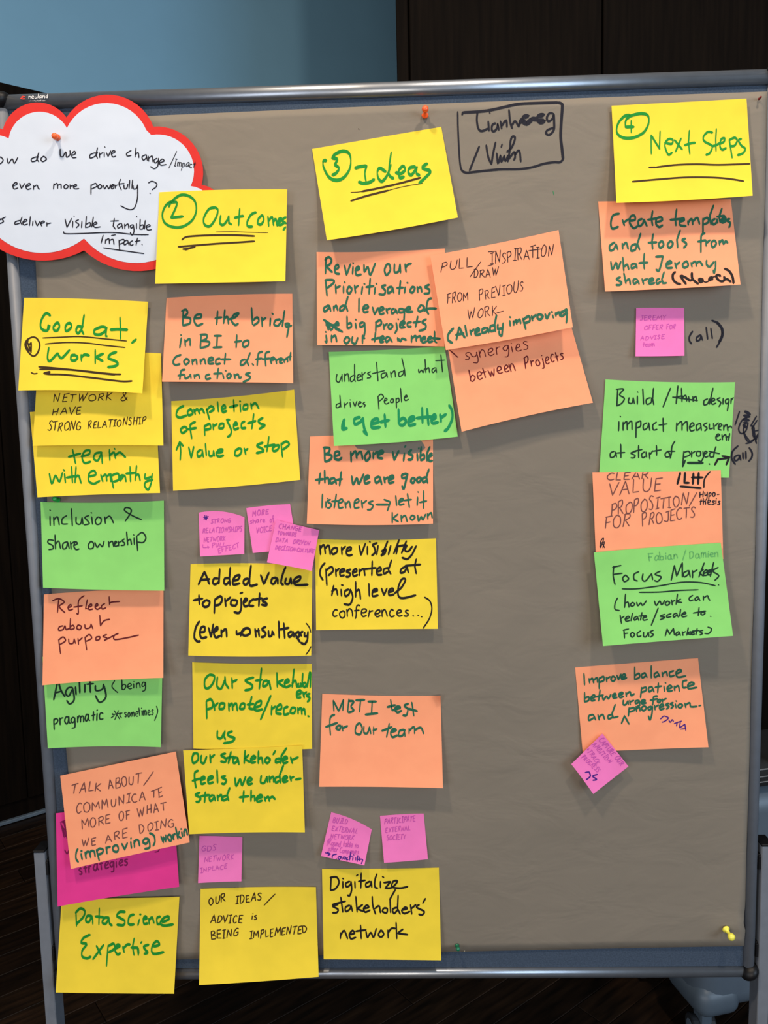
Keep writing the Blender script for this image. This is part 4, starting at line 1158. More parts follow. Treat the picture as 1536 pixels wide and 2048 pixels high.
note('B2', (172, 37), (1260, 60), (1208, 862), (118, 850), 'G', .0008, .004, .004,
     'green note reading Build / design impact measurement at start of project', [
    ('kg', 2.9, 0, T('B2', '''-275,125 268,260;262,120 325,118 290,165 330,195 310,235 272,258;370,190 365,230 395,235 405,190;-405,190 415,240;-440,175 440,245;-440,140 445,146;-485,115 492,245;
      550,190 515,205 520,245 555,230 560,190;-575,110 568,200 578,250;-718,110 655,268;-780,90 765,240;760,185 820,175;-810,110 815,225;815,195 845,170 855,220;-870,180 875,225;-905,180 908,222;
      908,200 930,180 940,220;-735,185 945,215;1030,200 1000,215 1000,250 1030,240 1045,200;-1075,110 1045,245;1060,225 1090,210 1075,195 1060,220 1070,245 1100,235;
      1135,190 1110,205 1140,230 1125,265;-1160,195 1158,245;1205,200 1180,210 1185,240 1208,230;-1210,205 1195,300;-1228,195 1225,240;1225,215 1250,190 1250,250;
      -285,390 282,470;-295,345 300,350;-320,395 320,465;320,420 350,390 355,460;355,420 390,385 395,460;-430,395 428,525;430,405 465,385 465,430 432,445;
      520,400 490,420 495,460 525,440 535,400;-535,400 545,465;600,395 570,420 575,460 605,455;-655,360 658,475;620,420 690,410;
      -770,400 768,470;770,425 810,390 815,465;815,425 855,390 860,470;880,440 915,420 900,400 878,435 890,470 920,460;965,405 935,425 940,465 970,440;-970,405 978,465;
      1025,400 995,420 1025,445 1005,470;1045,410 1045,450 1075,445;-1080,405 1085,460;1090,430 1120,400;1125,440 1150,420 1130,410 1120,450 1145,462;-1165,420 1165,465;1165,440 1190,415 1200,470;
      1200,445 1225,430 1235,475;1100,520 1130,505 1115,495 1098,525 1115,548 1140,538;-1150,500 1155,545;1155,520 1180,500 1188,550;-1215,490 1205,550;1180,520 1230,515;
      245,640 215,655 215,690 245,685 258,645;-258,645 265,690;-300,580 302,695;265,655 335,650;430,640 385,655 420,675 410,695 385,695;-450,590 450,695;410,640 480,625;500,645 475,665 485,695 510,680;
      -512,645 518,690;-540,650 545,705;545,670 570,635;-600,590 602,675;570,640 640,628;695,640 672,665 685,690 715,675 695,640;755,555 730,600 725,660 715,700;690,640 755,640;
      -830,640 820,770;830,650 870,640 880,670 835,690;-895,640 895,690;895,660 925,640;940,640 935,675 965,680 970,645 940,640;-990,640 995,690;995,690 975,725 950,715;1000,665 1025,650 1010,640 998,670 1015,690 1035,680;
      1065,645 1045,665 1055,690 1080,685;1100,600 1085,650 1080,690;1040,640 1130,660''')),
    ('kg', 5.2, 0, T('B2', '-862,738 990,738')),
    ('kg', 3.6, 0, T('B2', '-1042,745 1046,750;-842,715 820,770')),
    ('k', 4.2, 0, T('B2', '-1090,755 1115,708 1200,698;-1150,680 1212,690 1185,755')),
])
note('B2', (62, 817), (1140, 800), (1161, 1545), (92, 1545), 'O', .0092, .004, .004,
     'peach note reading CLEAR VALUE PROPOSITION FOR PROJECTS', [
    ('bo', 2.2, 0, W('B2', ('CLEAR', 180, 885, 540, 865, 40), ('VALUE', 195, 1015, 650, 965, 66), ('PROPOSITION', 215, 1180, 865, 1090, 66), ('FOR', 165, 1290, 375, 1270, 62), ('PROJECTS', 480, 1265, 930, 1190, 60)) +
     T('B2', '-940,985 875,1100')),
    ('kb', 2.1, 0, W('B2', ('Hypo', 960, 1032, 1100, 1015, 34), ('thesis', 960, 1090, 1135, 1085, 32)) + T('B2', '-1110,1005 1145,998;125,1445 135,1390 155,1370 150,1400 130,1450;-135,1410 165,1400 150,1450;-150,1420 165,1450')),
    ('k', 4.6, 0, T('B2', '-800,820 775,915;-840,820 835,905 875,905;-910,825 905,915;-955,820 950,915;-895,860 990,860;-800,935 975,950')),
    ('k', 3.0, 0, T('B2', '1060,800 1005,870 998,945;-1095,800 1130,795;-1130,790 1150,810')),
])
note('B3', (188, 98), (1187, 22), (1284, 755), (260, 835), 'G', .0158, .016, .018,
     'green note reading Focus Markets (how work can relate/scale)', [
    ('pe', 1.9, 0, W('B3', ('Fabian', 620, 165, 850, 145, 36, .0), ('/', 885, 150, 915, 148, 40), ('Damien', 940, 145, 1170, 130, 36, .0))),
    ('kg', 3.0, 0, T('B3', '''345,205 340,280 355,352;335,215 402,200;345,270 412,262;437,275 415,300 430,328 462,305 437,275;542,250 505,270 505,310 532,322;575,265 570,310 595,322 642,265;-642,265 652,312;712,245 670,270 717,290 692,325 665,318;
-797,318 822,200;-822,200 840,285;-840,285 885,178;-885,178 885,292;932,240 895,260 900,290 930,270 937,240;-937,240 947,292;-965,240 965,297;968,255 1002,235;-1057,180 1015,292;-1052,230 1020,258 1050,285;1050,265 1082,250 1072,235 1050,258 1060,280 1092,270;
1085,262 1105,250 1098,240 1082,258 1092,275 1108,268;-1132,175 1105,287;1085,240 1142,228;1167,215 1125,245 1172,280 1140,318''')),
    ('kg', 2.8, 0, T('B3', '-1168,352 1173,355;410,385 520,385 700,362 880,332 1030,335 1145,360;545,412 700,410 850,398 1010,392;375,455 355,500 355,545 390,555;1085,685 1115,700 1095,735 1060,735;-1105,600 1110,603')),
    ('kg', 2.9, 0, T('B3', '''-437,425 430,532;432,500 457,490 464,530;492,490 475,510 490,522 510,505 492,490;525,490 535,518 557,495 572,515 602,478;665,480 680,515 707,480 722,510 747,475;767,480 750,500 765,515 787,495 767,480;-800,470 805,512;803,490 827,472;-847,425 835,507;872,465 840,485 882,492;
967,435 940,455 945,478 972,470;1007,445 985,460 990,478 1012,462;-1010,448 1024,477;-1050,440 1052,474;1055,455 1082,438 1090,458 1102,475;-395,590 405,657;400,620 427,600;435,625 467,612 457,600 435,620 445,640 472,632;-492,575 480,637;527,600 505,615 510,632 532,615;-532,605 542,634;-567,570 555,632;540,600 587,595;
575,615 602,605 594,595 575,615 582,632 610,625;-695,535 640,672;747,585 710,600 747,610 710,628;797,580 765,592 765,610 797,602;837,575 815,588 818,608 840,592;-840,578 852,607;-872,545 862,602;880,590 912,578 902,568 880,588 888,605 922,598;-1017,530 1010,597;970,575 1047,562;1047,565 1030,580 1045,590 1064,575 1047,562 1070,560;
-425,710 430,772;418,710 462,700;425,738 457,733;492,725 475,745 490,765 510,745 492,725;557,715 530,735 535,760 560,755;580,725 580,758 600,760 617,725;-617,725 622,760;657,710 630,725 657,745 632,765;-750,757 765,700;-765,700 785,742;-785,742 815,695;-815,695 822,748;857,720 835,735 838,752 860,738;-860,722 870,752;
-885,720 890,752;888,732 910,720;-932,690 920,750;952,720 925,735 952,745;955,735 977,725 970,715 953,732 962,745 982,740;-1002,695 992,747;975,715 1017,712;1047,710 1020,720 1044,735 1022,748''')),
])
note('B3', (40, 1005), (1008, 930), (1090, 1632), (100, 1672), 'O', .0008, .0035, .014,
     'peach note reading Improve balance between patience and urge for progression', [
    ('go', 3.6, .25, T('B3', '''-110,1050 115,1142;-150,1090 155,1127;155,1105 177,1090 187,1127;187,1105 212,1085 217,1122;-230,1085 230,1172;232,1090 264,1075 267,1105 235,1120;-285,1080 290,1117;288,1095 317,1075;337,1070 322,1095 340,1112 360,1090 337,1070;-370,1065 382,1102;382,1102 402,1055;405,1085 437,1070 427,1055 405,1075 412,1097 447,1085;
-510,1000 510,1102;510,1070 542,1050 547,1080 515,1098;592,1045 565,1060 570,1085 597,1070;-592,1048 607,1082;-640,990 640,1087;692,1040 665,1055 670,1080 697,1065;-692,1045 707,1077;-725,1040 730,1077;730,1055 757,1038 767,1072;817,1030 785,1045 790,1075 822,1065;835,1055 877,1035 862,1020 835,1045 850,1080 912,1070;
-115,1200 115,1277;115,1245 147,1235 147,1262 118,1275;165,1250 197,1235 187,1220 165,1240 170,1265 197,1260;-237,1180 225,1267;205,1235 262,1220;255,1230 265,1258 287,1230 302,1250 322,1215;335,1235 362,1220 352,1208 335,1225 345,1245 372,1238;385,1225 417,1210 407,1200 385,1215 395,1240 422,1230;
-440,1200 445,1234;445,1215 472,1195 482,1225 507,1210;-565,1160 555,1242;565,1170 597,1160 597,1185 562,1200;647,1155 620,1165 625,1195 652,1175;-648,1158 662,1197;-697,1125 690,1202;670,1160 722,1150;-740,1150 745,1192;-750,1122 755,1128;765,1175 802,1160 787,1145 765,1165 775,1190 807,1185;
-820,1150 825,1187;825,1165 852,1148 862,1192;922,1105 890,1115 890,1160 917,1160;925,1155 977,1135 957,1120 930,1140 935,1170 1000,1160;420,1260 420,1295 440,1295 457,1265;-457,1265 460,1296;-470,1262 475,1297;475,1275 502,1262;540,1262 515,1270 520,1288 545,1275;-545,1262 550,1300 528,1312;
560,1280 592,1268 580,1258 560,1272 570,1290 600,1282;690,1228 660,1235 655,1270 650,1300;632,1262 690,1250;700,1255 688,1270 702,1280 715,1262 700,1255;-725,1250 730,1278;730,1262 758,1248;
182,1375 150,1385 150,1420 187,1400;-185,1378 202,1417;-220,1375 230,1417;228,1395 257,1375 272,1412;327,1375 300,1385 305,1408 337,1395;-357,1295 330,1370 342,1400 380,1390;-465,1320 460,1387;465,1330 502,1320 507,1340 465,1355;-520,1310 525,1352;525,1330 545,1315 552,1348;
582,1305 562,1325 580,1345 602,1320 582,1305;642,1310 615,1320 625,1340 650,1315;650,1310 645,1370 630,1417 618,1385;-665,1300 670,1337;668,1318 697,1298;705,1320 737,1305 724,1292 705,1310 712,1335 742,1325;777,1285 755,1298 780,1310 760,1332;812,1280 790,1292 814,1305 795,1327;-830,1290 835,1322;-835,1266 839,1272;
867,1290 850,1308 868,1322 887,1302 867,1290;-905,1285 912,1320;910,1300 942,1282 952,1312 1000,1310''') +
     T('B3', '-405,1445 430,1385 465,1450;-1015,1306 1030,1302')),
    ('v', 2.3, 0, T('B3', '-712,1410 738,1385;738,1385 775,1400 750,1425 725,1435;780,1420 790,1435 805,1415 815,1430;-820,1445 880,1425;-845,1435 838,1465;-870,1430 862,1475;-862,1480 905,1450;905,1450 912,1500;-870,1490 910,1485')),
])
note('B3', (255, 1525), (460, 1783), (183, 2000), (10, 1765), 'P', .0100, .005, .010,
     'small pink note turned like a diamond, initialled in violet', [
    ('pp', 1.4, 0, W('B3', ('CAPTURE', 222, 1580, 330, 1700, 26), ('OUR', 345, 1715, 400, 1780, 26), ('AMBITION', 172, 1612, 305, 1760, 24), ('+TRACK', 122, 1650, 215, 1770, 24), ('PROGRESS', 88, 1715, 215, 1830, 22))),
    ('v', 2.8, 0, T('B3', '-120,1830 150,1825;150,1825 160,1860 128,1888;215,1845 178,1860 210,1885 180,1892')),
])


def bilinear(q, u, v):
    a = [q[0][i] * (1 - u) + q[1][i] * u for i in range(2)]
    b = [q[3][i] * (1 - u) + q[2][i] * u for i in range(2)]
    return (a[0] * (1 - v) + b[0] * v, a[1] * (1 - v) + b[1] * v)


def inv_bilinear(q, px, py):
    u = v = 0.5
    for _ in range(8):
        x, y = bilinear(q, u, v)
        e = 1e-4
        xu, yu = bilinear(q, u + e, v)
        xv, yv = bilinear(q, u, v + e)
        a, b, c, d = (xu - x) / e, (xv - x) / e, (yu - y) / e, (yv - y) / e
        det = a * d - b * c
        rx, ry = px - x, py - y
        u += (d * rx - b * ry) / det
        v += (-c * rx + a * ry) / det
    return u, v


NOTE_GEO = []


def build_note(n):
    fr, tl, tr, br, bl, paper, base, cl, cr, label, writing, opt = n
    q = [zp(fr, *p) for p in (tl, tr, br, bl)]
    rng = random.Random(hash_str(label))
    ph = [rng.uniform(0, 6.28) for _ in range(4)]
    amp = 0.0016 if paper != 'P' else 0.0005
    bow = opt.get('bow', (rng.uniform(-3, 3), rng.uniform(-3, 3)))
    tops = opt.get('top', rng.uniform(.0, .0015))
    fold = opt.get('fold')
    pw = rng.uniform(1.5, 1.9)

    def lift(u, v):
        uu, vv = min(1, max(0, u)), min(1, max(0, v))
        c = cl * (1 - uu) + cr * uu
        s = max(0.0, (vv - .14) / .86)
        z = base + c * s ** pw
        z += amp * s * (math.sin(5.1 * uu + ph[0] + 2.2 * vv) * .6 + math.sin(8.7 * uu * vv + ph[1]) * .35 + math.sin(9.5 * vv + ph[2]) * .25 + .5)
        z += tops * (abs(uu - .5) * 2) ** 3 * (1 - s)          # top corners come away a little
        if fold:
            k = max(0.0, (uu - fold[0]) / (1 - fold[0]) + (.10 - vv) / .10 - 1.0)
            z += .010 * k
        return z

    def pix(u, v):
        x, y = bilinear(q, u, v)
        y += (bow[0] * (1 - v) + bow[1] * v) * 4 * u * (1 - u) * (1 if paper != 'P' else .5)
        return x, y

    nu, nv = (26, 20) if paper != 'P' else (14, 14)
    front, back = [], []
    for j in range(nv + 1):
        for i in range(nu + 1):
            u, v = i / nu, j / nv
            x, y = pix(u, v)
            l = lift(u, v)
            front.append(on_board(x, y, l))
            back.append(on_board(x, y, l) + Vector((0, .00022, 0)))
    k = len(front)
    idx = lambda i, j: j * (nu + 1) + i
    faces = []
    for j in range(nv):
        for i in range(nu):
            a, b, c, d = idx(i, j), idx(i + 1, j), idx(i + 1, j + 1), idx(i, j + 1)
            faces.append((a, d, c, b))
            faces.append((k + a, k + b, k + c, k + d))
    rim = [idx(i, 0) for i in range(nu)] + [idx(nu, j) for j in range(nv)] + [idx(i, nv) for i in range(nu, 0, -1)] + [idx(0, j) for j in range(nv, 0, -1)]
    for a, b in zip(rim, rim[1:] + rim[:1]):
        faces.append((a, b, k + b, k + a))
    org = on_board(*bilinear(q, .5, .0), base)
    o = link_mesh('sticky_note', front + back, faces, PAPER[paper], None, org, smooth=True)
    rimset = set(rim) | {r + k for r in rim}
    at = o.data.attributes.new('sharp_edge', 'BOOLEAN', 'EDGE')
    at.data.foreach_set('value', [e.vertices[0] in rimset and e.vertices[1] in rimset for e in o.data.edges])
    tag(o, label, 'sticky note', GRP[paper] if paper != 'M' else None)

    def uv_of(px, py):
        u, v = inv_bilinear(q, px, py)
        for _ in range(2):
            sh = (bow[0] * (1 - v) + bow[1] * v) * 4 * u * (1 - u) * (1 if paper != 'P' else .5)
            u, v = inv_bilinear(q, px, py - sh)
        return u, v

    def place(px, py):
        u, v = uv_of(px, py)
        uc, vc = min(1, max(0, u)), min(1, max(0, v))
        py2 = py
        return on_board(px, py2, lift(uc, vc) + .00035)

    def inside(px, py):
        u, v = uv_of(px, py)
        return .004 < u < .996 and .0 < v < .995
    write(o, writing, place, inside)
    NOTE_GEO.append((label, q, lift, o))
    return o


for n in NOTES:
    build_note(n)
# ------------------------------------------------------------------ writing straight on the brown paper
def place_brown(px, py):
    p = on_board(px, py, brown_lift(px, py) - .0012 + .0004)
    p.x = min(p.x, BW - .0190)
    return p


write(brown, [
    ('kb', 4.0, .3, T('Z4', '''95,205 98,400 110,650 125,850 150,930 210,955 300,945 600,915 850,910 1020,885 1150,845 1280,825 1350,825 1390,790''')),
    ('kb', 5.6, 0, T('Z4', '''-150,240 160,215;155,215 340,205 500,185 700,140 850,110 1050,100 1330,92;1330,92 1375,110 1380,160 1370,300 1360,500 1375,650 1390,790''')),
    ('kb', 4.3, .2, T('Z4', '''340,200 330,300 345,400 375,440 420,435 465,410;-470,320 480,440;-488,212 490,225;560,345 520,370 515,430 545,445 580,400 585,350;-585,350 600,430;
        -620,320 635,415;635,380 690,310 700,395;725,180 740,330 765,410;765,370 800,320 845,390;-360,630 240,930;445,615 470,760 510,850;510,850 530,720 560,580;
        -640,605 630,640;575,715 590,840 620,740;620,740 630,820 665,750;665,740 680,810 715,740;700,700 760,640 800,530 770,510 745,560 735,680 710,820;720,790 790,700 800,760 785,800;795,740 850,680 870,820''')),
    ('kb', 9.5, 0, T('Z4', '-900,270 960,255;890,310 940,350 1000,300;-1000,290 1080,300;-1080,260 1150,240;-1080,320 1150,310;-1100,340 1160,320;-860,340 900,290')),
    ('kb', 4.4, 0, T('Z4', '845,385 880,300 900,290;1265,225 1220,225 1190,280 1210,325 1260,290 1275,240;1275,230 1280,330 1275,430 1220,490 1180,470 1200,430 1275,400')),
], place_brown, None, 'handwriting')
write(brown, [
    ('kb', 3.6, .2, T('A2', '985,1260 955,1310 955,1350 975,1380;1060,1295 1025,1320 1025,1350 1055,1340 1068,1300;-1065,1295 1080,1345;-1115,1220 1130,1335;-1160,1230 1175,1330;'
                      '1170,1155 1235,1190 1270,1270 1250,1350 1215,1415')),
    ('kb', 5.5, .0, T('A2', '1215,1170 1265,1230 1270,1300 1240,1365')),
], place_brown, None, 'handwriting')
write(brown, [
    ('kb', 3.0, 0, T('B2', '''-1298,305 1260,420;1385,345 1320,380 1290,450 1310,490 1350,470 1370,400;1330,480 1370,560 1440,520 1470,470;-1400,420 1440,575;-1440,345 1390,430;-1445,380 1400,450;
        1350,575 1400,560 1450,500;-1430,470 1480,460;-1455,490 1430,560;1350,400 1330,460 1350,510 1380,550''')),
    ('kb', 6.5, 0, T('B2', '-1345,305 1385,330;-1335,340 1380,350;-1330,370 1375,380;-1335,400 1360,400;-1330,420 1350,440;-1410,430 1420,520')),
], place_brown, None, 'scribble')
write(brown, [
    ('kb', 3.6, 0, T('B2', '1285,595 1240,640 1232,700 1262,750;1290,670 1255,690 1262,720 1290,705 1300,670;-1298,675 1308,715;-1325,650 1328,705;-1350,640 1352,705;1378,610 1402,650 1400,690 1375,725')),
], place_brown, None, 'handwriting')
write(brown, [
    ('gg', 1.2, 0, T('P', '-1106,382 1108,390')),
], place_brown, None, 'pen_mark')
write(brown, [
    ('k', 1.6, 0, T('P', '-717,257 718,259')),
], place_brown, None, 'pen_mark')


# ------------------------------------------------------------------ cloud card
def arc3(a, b, c, n=16):
    (x1, y1), (x2, y2), (x3, y3) = a, b, c
    d = 2 * (x1 * (y2 - y3) + x2 * (y3 - y1) + x3 * (y1 - y2))
    ux = ((x1 ** 2 + y1 ** 2) * (y2 - y3) + (x2 ** 2 + y2 ** 2) * (y3 - y1) + (x3 ** 2 + y3 ** 2) * (y1 - y2)) / d
    uy = ((x1 ** 2 + y1 ** 2) * (x3 - x2) + (x2 ** 2 + y2 ** 2) * (x1 - x3) + (x3 ** 2 + y3 ** 2) * (x2 - x1)) / d
    r = math.hypot(x1 - ux, y1 - uy)
    t1, t2, t3 = (math.atan2(p[1] - uy, p[0] - ux) for p in (a, b, c))
    # go from t1 to t3 through t2
    def norm(t, s):
        while t < s: t += 2 * math.pi
        return t
    e2, e3 = norm(t2, t1), norm(t3, t1)
    if e2 <= e3:
        span = e3 - t1
    else:
        span = e3 - t1 - 2 * math.pi
    return [(ux + r * math.cos(t1 + span * k / n), uy + r * math.sin(t1 + span * k / n)) for k in range(n)]


OUT = [((20, 460), (220, 272), (475, 375)), ((475, 375), (770, 212), (1095, 440)), ((1095, 440), (1372, 555), (1440, 855)),
       ((1440, 855), (1620, 1070), (1400, 1290)), ((1400, 1290), (960, 1472), (600, 1325)), ((600, 1325), (250, 1395), (-120, 1230)),
       ((-120, 1230), (-400, 960), (-320, 650)), ((-320, 650), (-190, 470), (20, 460))]
INN = [((62, 525), (245, 337), (478, 450)), ((478, 450), (765, 272), (1045, 465)), ((1080, 500), (1345, 615), (1362, 865)),
       ((1362, 865), (1530, 1060), (1345, 1235)), ((1345, 1235), (950, 1414), (615, 1255)), ((600, 1240), (300, 1343), (-60, 1180)),
       ((-60, 1180), (-335, 960), (-265, 675)), ((-265, 675), (-150, 525), (62, 525))]
CL_BASE = .0118


def cloud_lift(px, py):
    return CL_BASE + .002 * max(0, (py - 330) / 200.0) ** 2 * .5 + .0008 * math.sin(px / 90.0)


def sheet_from_outline(name, pts, lf, th, mat, parent=None, org=None, cell=14.0):
    """flat card cut to an outline given in the photograph, following lift lf(px,py)"""
    bm = bmesh.new()
    vs = [bm.verts.new((x, y, 0)) for x, y in pts]
    es = [bm.edges.new((vs[i], vs[(i + 1) % len(vs)])) for i in range(len(vs))]
    bmesh.ops.triangle_fill(bm, use_beauty=True, edges=es)
    xs = [p[0] for p in pts]
    ys = [p[1] for p in pts]
    g = min(ys) + cell
    while g < max(ys):
        bmesh.ops.bisect_plane(bm, geom=bm.verts[:] + bm.edges[:] + bm.faces[:], plane_co=(0, g, 0), plane_no=(0, 1, 0))
        g += cell
    g = min(xs) + cell * 2
    while g < max(xs):
        bmesh.ops.bisect_plane(bm, geom=bm.verts[:] + bm.edges[:] + bm.faces[:], plane_co=(g, 0, 0), plane_no=(1, 0, 0))
        g += cell * 2
    for v in bm.verts:
        v.co = on_board(v.co.x, v.co.y, lf(v.co.x, v.co.y))
    bmesh.ops.recalc_face_normals(bm, faces=bm.faces)
    if th:
        r = bmesh.ops.extrude_face_region(bm, geom=bm.faces[:])
        for v in [e for e in r['geom'] if isinstance(e, bmesh.types.BMVert)]:
            v.co.y += th
        bmesh.ops.recalc_face_normals(bm, faces=bm.faces)
    return bm_obj(name, bm, mat, parent, loc=org)


def clean(seglist):
    pts = []
    for s in seglist:
        a = arc3(*s)
        for p in a + [s[2]]:
            q = zp('Z1', *p)
            if not pts or math.hypot(q[0] - pts[-1][0], q[1] - pts[-1][1]) > .8:
                pts.append(q)
    if math.hypot(pts[0][0] - pts[-1][0], pts[0][1] - pts[-1][1]) < .8: pts.pop()
    return pts


corg = on_board(118, 300, CL_BASE)
cloud = sheet_from_outline('cloud_card', clean(OUT), cloud_lift, .0006, M_RED, None, corg)
tag(cloud, 'white cloud-shaped card with a red border and black handwritten question, top left', 'card')
sheet_from_outline('white_face', clean(INN), lambda x, y: cloud_lift(x, y) + .0003, 0, M_WHT, cloud, corg)


def place_cloud(px, py):
    return on_board(px, py, cloud_lift(px, py) + .0007)


write(cloud, [
    ('kb', 2.3, 0, T('Z1', '''5,655 -20,680 0,705 22,680 5,655;50,665 60,702 87,670 102,702 127,660;262,655 225,670 230,690 260,680 272,650;-277,625 262,670 277,692;312,650 292,670 305,690 332,672 312,650;
430,600 432,650 450,655;450,655 470,620 475,658 500,640 500,610;515,645 540,632 530,615 512,640 520,662 545,660;682,625 645,640 645,665 680,650 697,620;-697,590 685,640 697,667;-710,625 712,662;712,640 737,622;-745,625 745,657;-748,583 751,588;-760,625 772,654;772,654 792,612;795,635 822,620 810,610 795,630 805,655 827,650;
937,610 905,630 910,650 937,645;-972,590 965,657;967,640 987,625 992,662;1042,640 1015,655 1025,680 1047,660;-1045,640 1052,682;-1060,650 1062,687;1064,665 1087,650 1092,692;1122,665 1100,680 1110,700 1132,680;1132,665 1127,720 1102,740 1075,725;1140,700 1172,685 1157,672 1138,695 1150,715 1187,710;
92,865 122,850 112,838 92,858 100,885 127,878;-140,845 152,882;152,882 177,845;185,870 217,855 207,845 185,865 195,888 222,882;-240,860 240,890;242,870 264,858 274,882 284,885;-385,845 382,887;384,860 407,845 412,882;410,862 434,850 437,882;472,852 455,870 470,884 487,868 472,852;-500,855 502,884;502,868 522,858;525,872 547,862 540,852 524,868 535,884 564,882;
-650,855 650,924;652,860 682,845 692,865 655,885;714,852 698,870 712,884 728,868 714,852;738,858 748,884 764,862 777,884 790,855;795,872 812,860 804,852 793,870 800,884 815,876;-820,855 824,880;824,866 838,856;862,815 850,850 867,892;848,850 887,845;885,855 888,882 905,880 914,850;-927,822 922,882;-947,820 942,882;
950,860 955,885 975,880 983,855;983,855 982,950 960,1020 920,1032 862,1005;1060,842 1085,830 1118,845 1115,870 1085,892;-1070,914 1074,918;
-40,1085 -60,1135;5,1098 -20,1115 -5,1132 25,1118 10,1098;142,1110 110,1120 108,1138 140,1130;-157,1085 145,1120 157,1142;165,1125 192,1112 180,1102 162,1125 172,1142 197,1135;-217,1082 210,1147;-235,1115 232,1147;-250,1110 265,1150;265,1150 287,1115;290,1135 317,1122 307,1115 290,1130 300,1152;-335,1125 335,1152;338,1135 364,1128;
-465,1100 478,1160;478,1160 512,1095;-520,1115 518,1160;-528,1078 531,1083;562,1105 540,1118 564,1140 545,1162;-585,1115 582,1162;-617,1080 610,1162;612,1140 642,1125 644,1150 615,1160;-667,1085 655,1157;665,1145 692,1132 682,1122 664,1140 680,1160 717,1155;
-817,1095 808,1150 825,1172;790,1115 847,1112;862,1130 840,1145 845,1165 867,1150;-868,1130 877,1170;-890,1135 892,1170;893,1150 914,1135 920,1167;947,1140 930,1150 940,1165 954,1145;952,1140 957,1190 942,1215 930,1195;-975,1130 975,1172;-975,1080 978,1085;-1002,1100 998,1172;998,1150 1022,1142 1022,1168 1000,1172;-1037,1110 1032,1172;
1045,1160 1072,1150 1062,1140 1044,1155 1055,1178 1082,1175;-737,1215 722,1272;-755,1245 752,1274;755,1255 777,1240 782,1277;780,1255 807,1245 814,1282;-850,1250 855,1327;852,1255 882,1245 887,1265 855,1280;907,1250 885,1265 890,1285 912,1270;-912,1252 922,1287;947,1255 928,1268 935,1288 952,1282;-982,1235 972,1287;965,1260 1002,1255;-1013,1280 1017,1284;795,1218 825,1213;
455,1190 470,1205 600,1203 800,1196 950,1210 1060,1212;738,1305 850,1322 1028,1347''')),
    ('kb', 1.5, 0, W('Z1', ('Impact', 1243, 722, 1392, 735, 30, .1)) + T('Z1', '-1263,615 1206,737')),
], place_cloud)


# ------------------------------------------------------------------ push pins
def pin(px, py, lift, colr, label, tilt, size=1.0, headpx=None, mname='pin_plastic', group=None):
    base = on_board(px, py, lift)
    ax = Vector((tilt[0], -1, tilt[1])).normalized()
    r = empty('push_pin', base)
    tag(r, label, 'push pin', group)
    mt = simple(mname, colr, .32, 0, .03, 60, spec=.5)
    M = Matrix.Translation(base) @ track(ax)
    bm = bmesh.new()
    s = size
    lathe(bm, [(.0012 * s, 0), (.0050 * s, .0004 * s), (.0053 * s, .0014 * s), (.0046 * s, .0028 * s), (.0028 * s, .0042 * s), (.0023 * s, .0085 * s),
               (.0030 * s, .0108 * s), (.0046 * s, .0122 * s), (.0052 * s, .0146 * s), (.0046 * s, .0172 * s), (.0026 * s, .0188 * s), (.0006 * s, .0192 * s)], M, 20)
    bm_obj('pin_head', bm, mt, r, smooth=True)
    bm = bmesh.new()
    lathe(bm, [(.0001, -.006), (.0005, -.004), (.0005, .0006)], M, 8)
    bm_obj('needle', bm, simple('pin_steel', (.5, .5, .5), .3, 1), r)
    return r


pin(115, 275, cloud_lift(115, 275) + .001, lin(240, 95, 40), 'orange push pin holding the white cloud card', (.10, -.22), .92)
pin(850, 232, .0015, lin(240, 90, 35), 'orange push pin in the brown paper above the Ideas heading', (.0, .34), 1.0)
pin(1451, 1857, .0045, lin(235, 228, 85), 'yellow push pin puckering the lower right corner of the paper', (.16, -.20), 1.2)
pin(1518, 198, .0010, lin(110, 14, 20), 'small dark red pin at the top right corner of the paper', (.0, .1), .36)
pin(914, 1891, .0008, lin(10, 105, 72), 'small green pin at the bottom edge of the brown paper', (.1, .1), .7)
pin(116, 1000, .0040, lin(20, 150, 62), 'small green pin above the inclusion & share ownership note', (.0, .25), .8)

# ------------------------------------------------------------------ suitcase and bag behind the board
M_CASE = simple('blue_grey_hard_shell', lin(84, 97, 110), .42, .1, .03, 30)
M_CASE2 = simple('grey_corner_guard', lin(78, 91, 103), .45, .05, .03, 30)
M_RUB = simple('dark_wheel_rubber', lin(40, 43, 47), .55)
M_RIM = simple('wheel_rim', lin(112, 128, 142), .35, .1)
fa = on_floor(1404, 2082)
ang_s = math.radians(14)
sux = Vector((math.cos(ang_s), math.sin(ang_s), 0))
suy = Vector((-math.sin(ang_s), math.cos(ang_s), 0))
so = fa - sux * .035 - suy * .045 + Vector((0, 0, 0))
SM = Matrix(((sux.x, suy.x, 0, so.x), (sux.y, suy.y, 0, so.y), (0, 0, 1, 0), (0, 0, 0, 1)))
case = empty('suitcase', (so.x, so.y, 0))
tag(case, 'blue-grey hard-shell suitcase on wheels standing behind the right side of the board', 'suitcase')
SW, SD, SH0, SH1 = .46, .31, .086, .600


def rbox(bm, x0, x1, y0, y1, z0, z1, r, seg=5):
    box(bm, x0, x1, y0, y1, z0, z1, r, seg, SM)


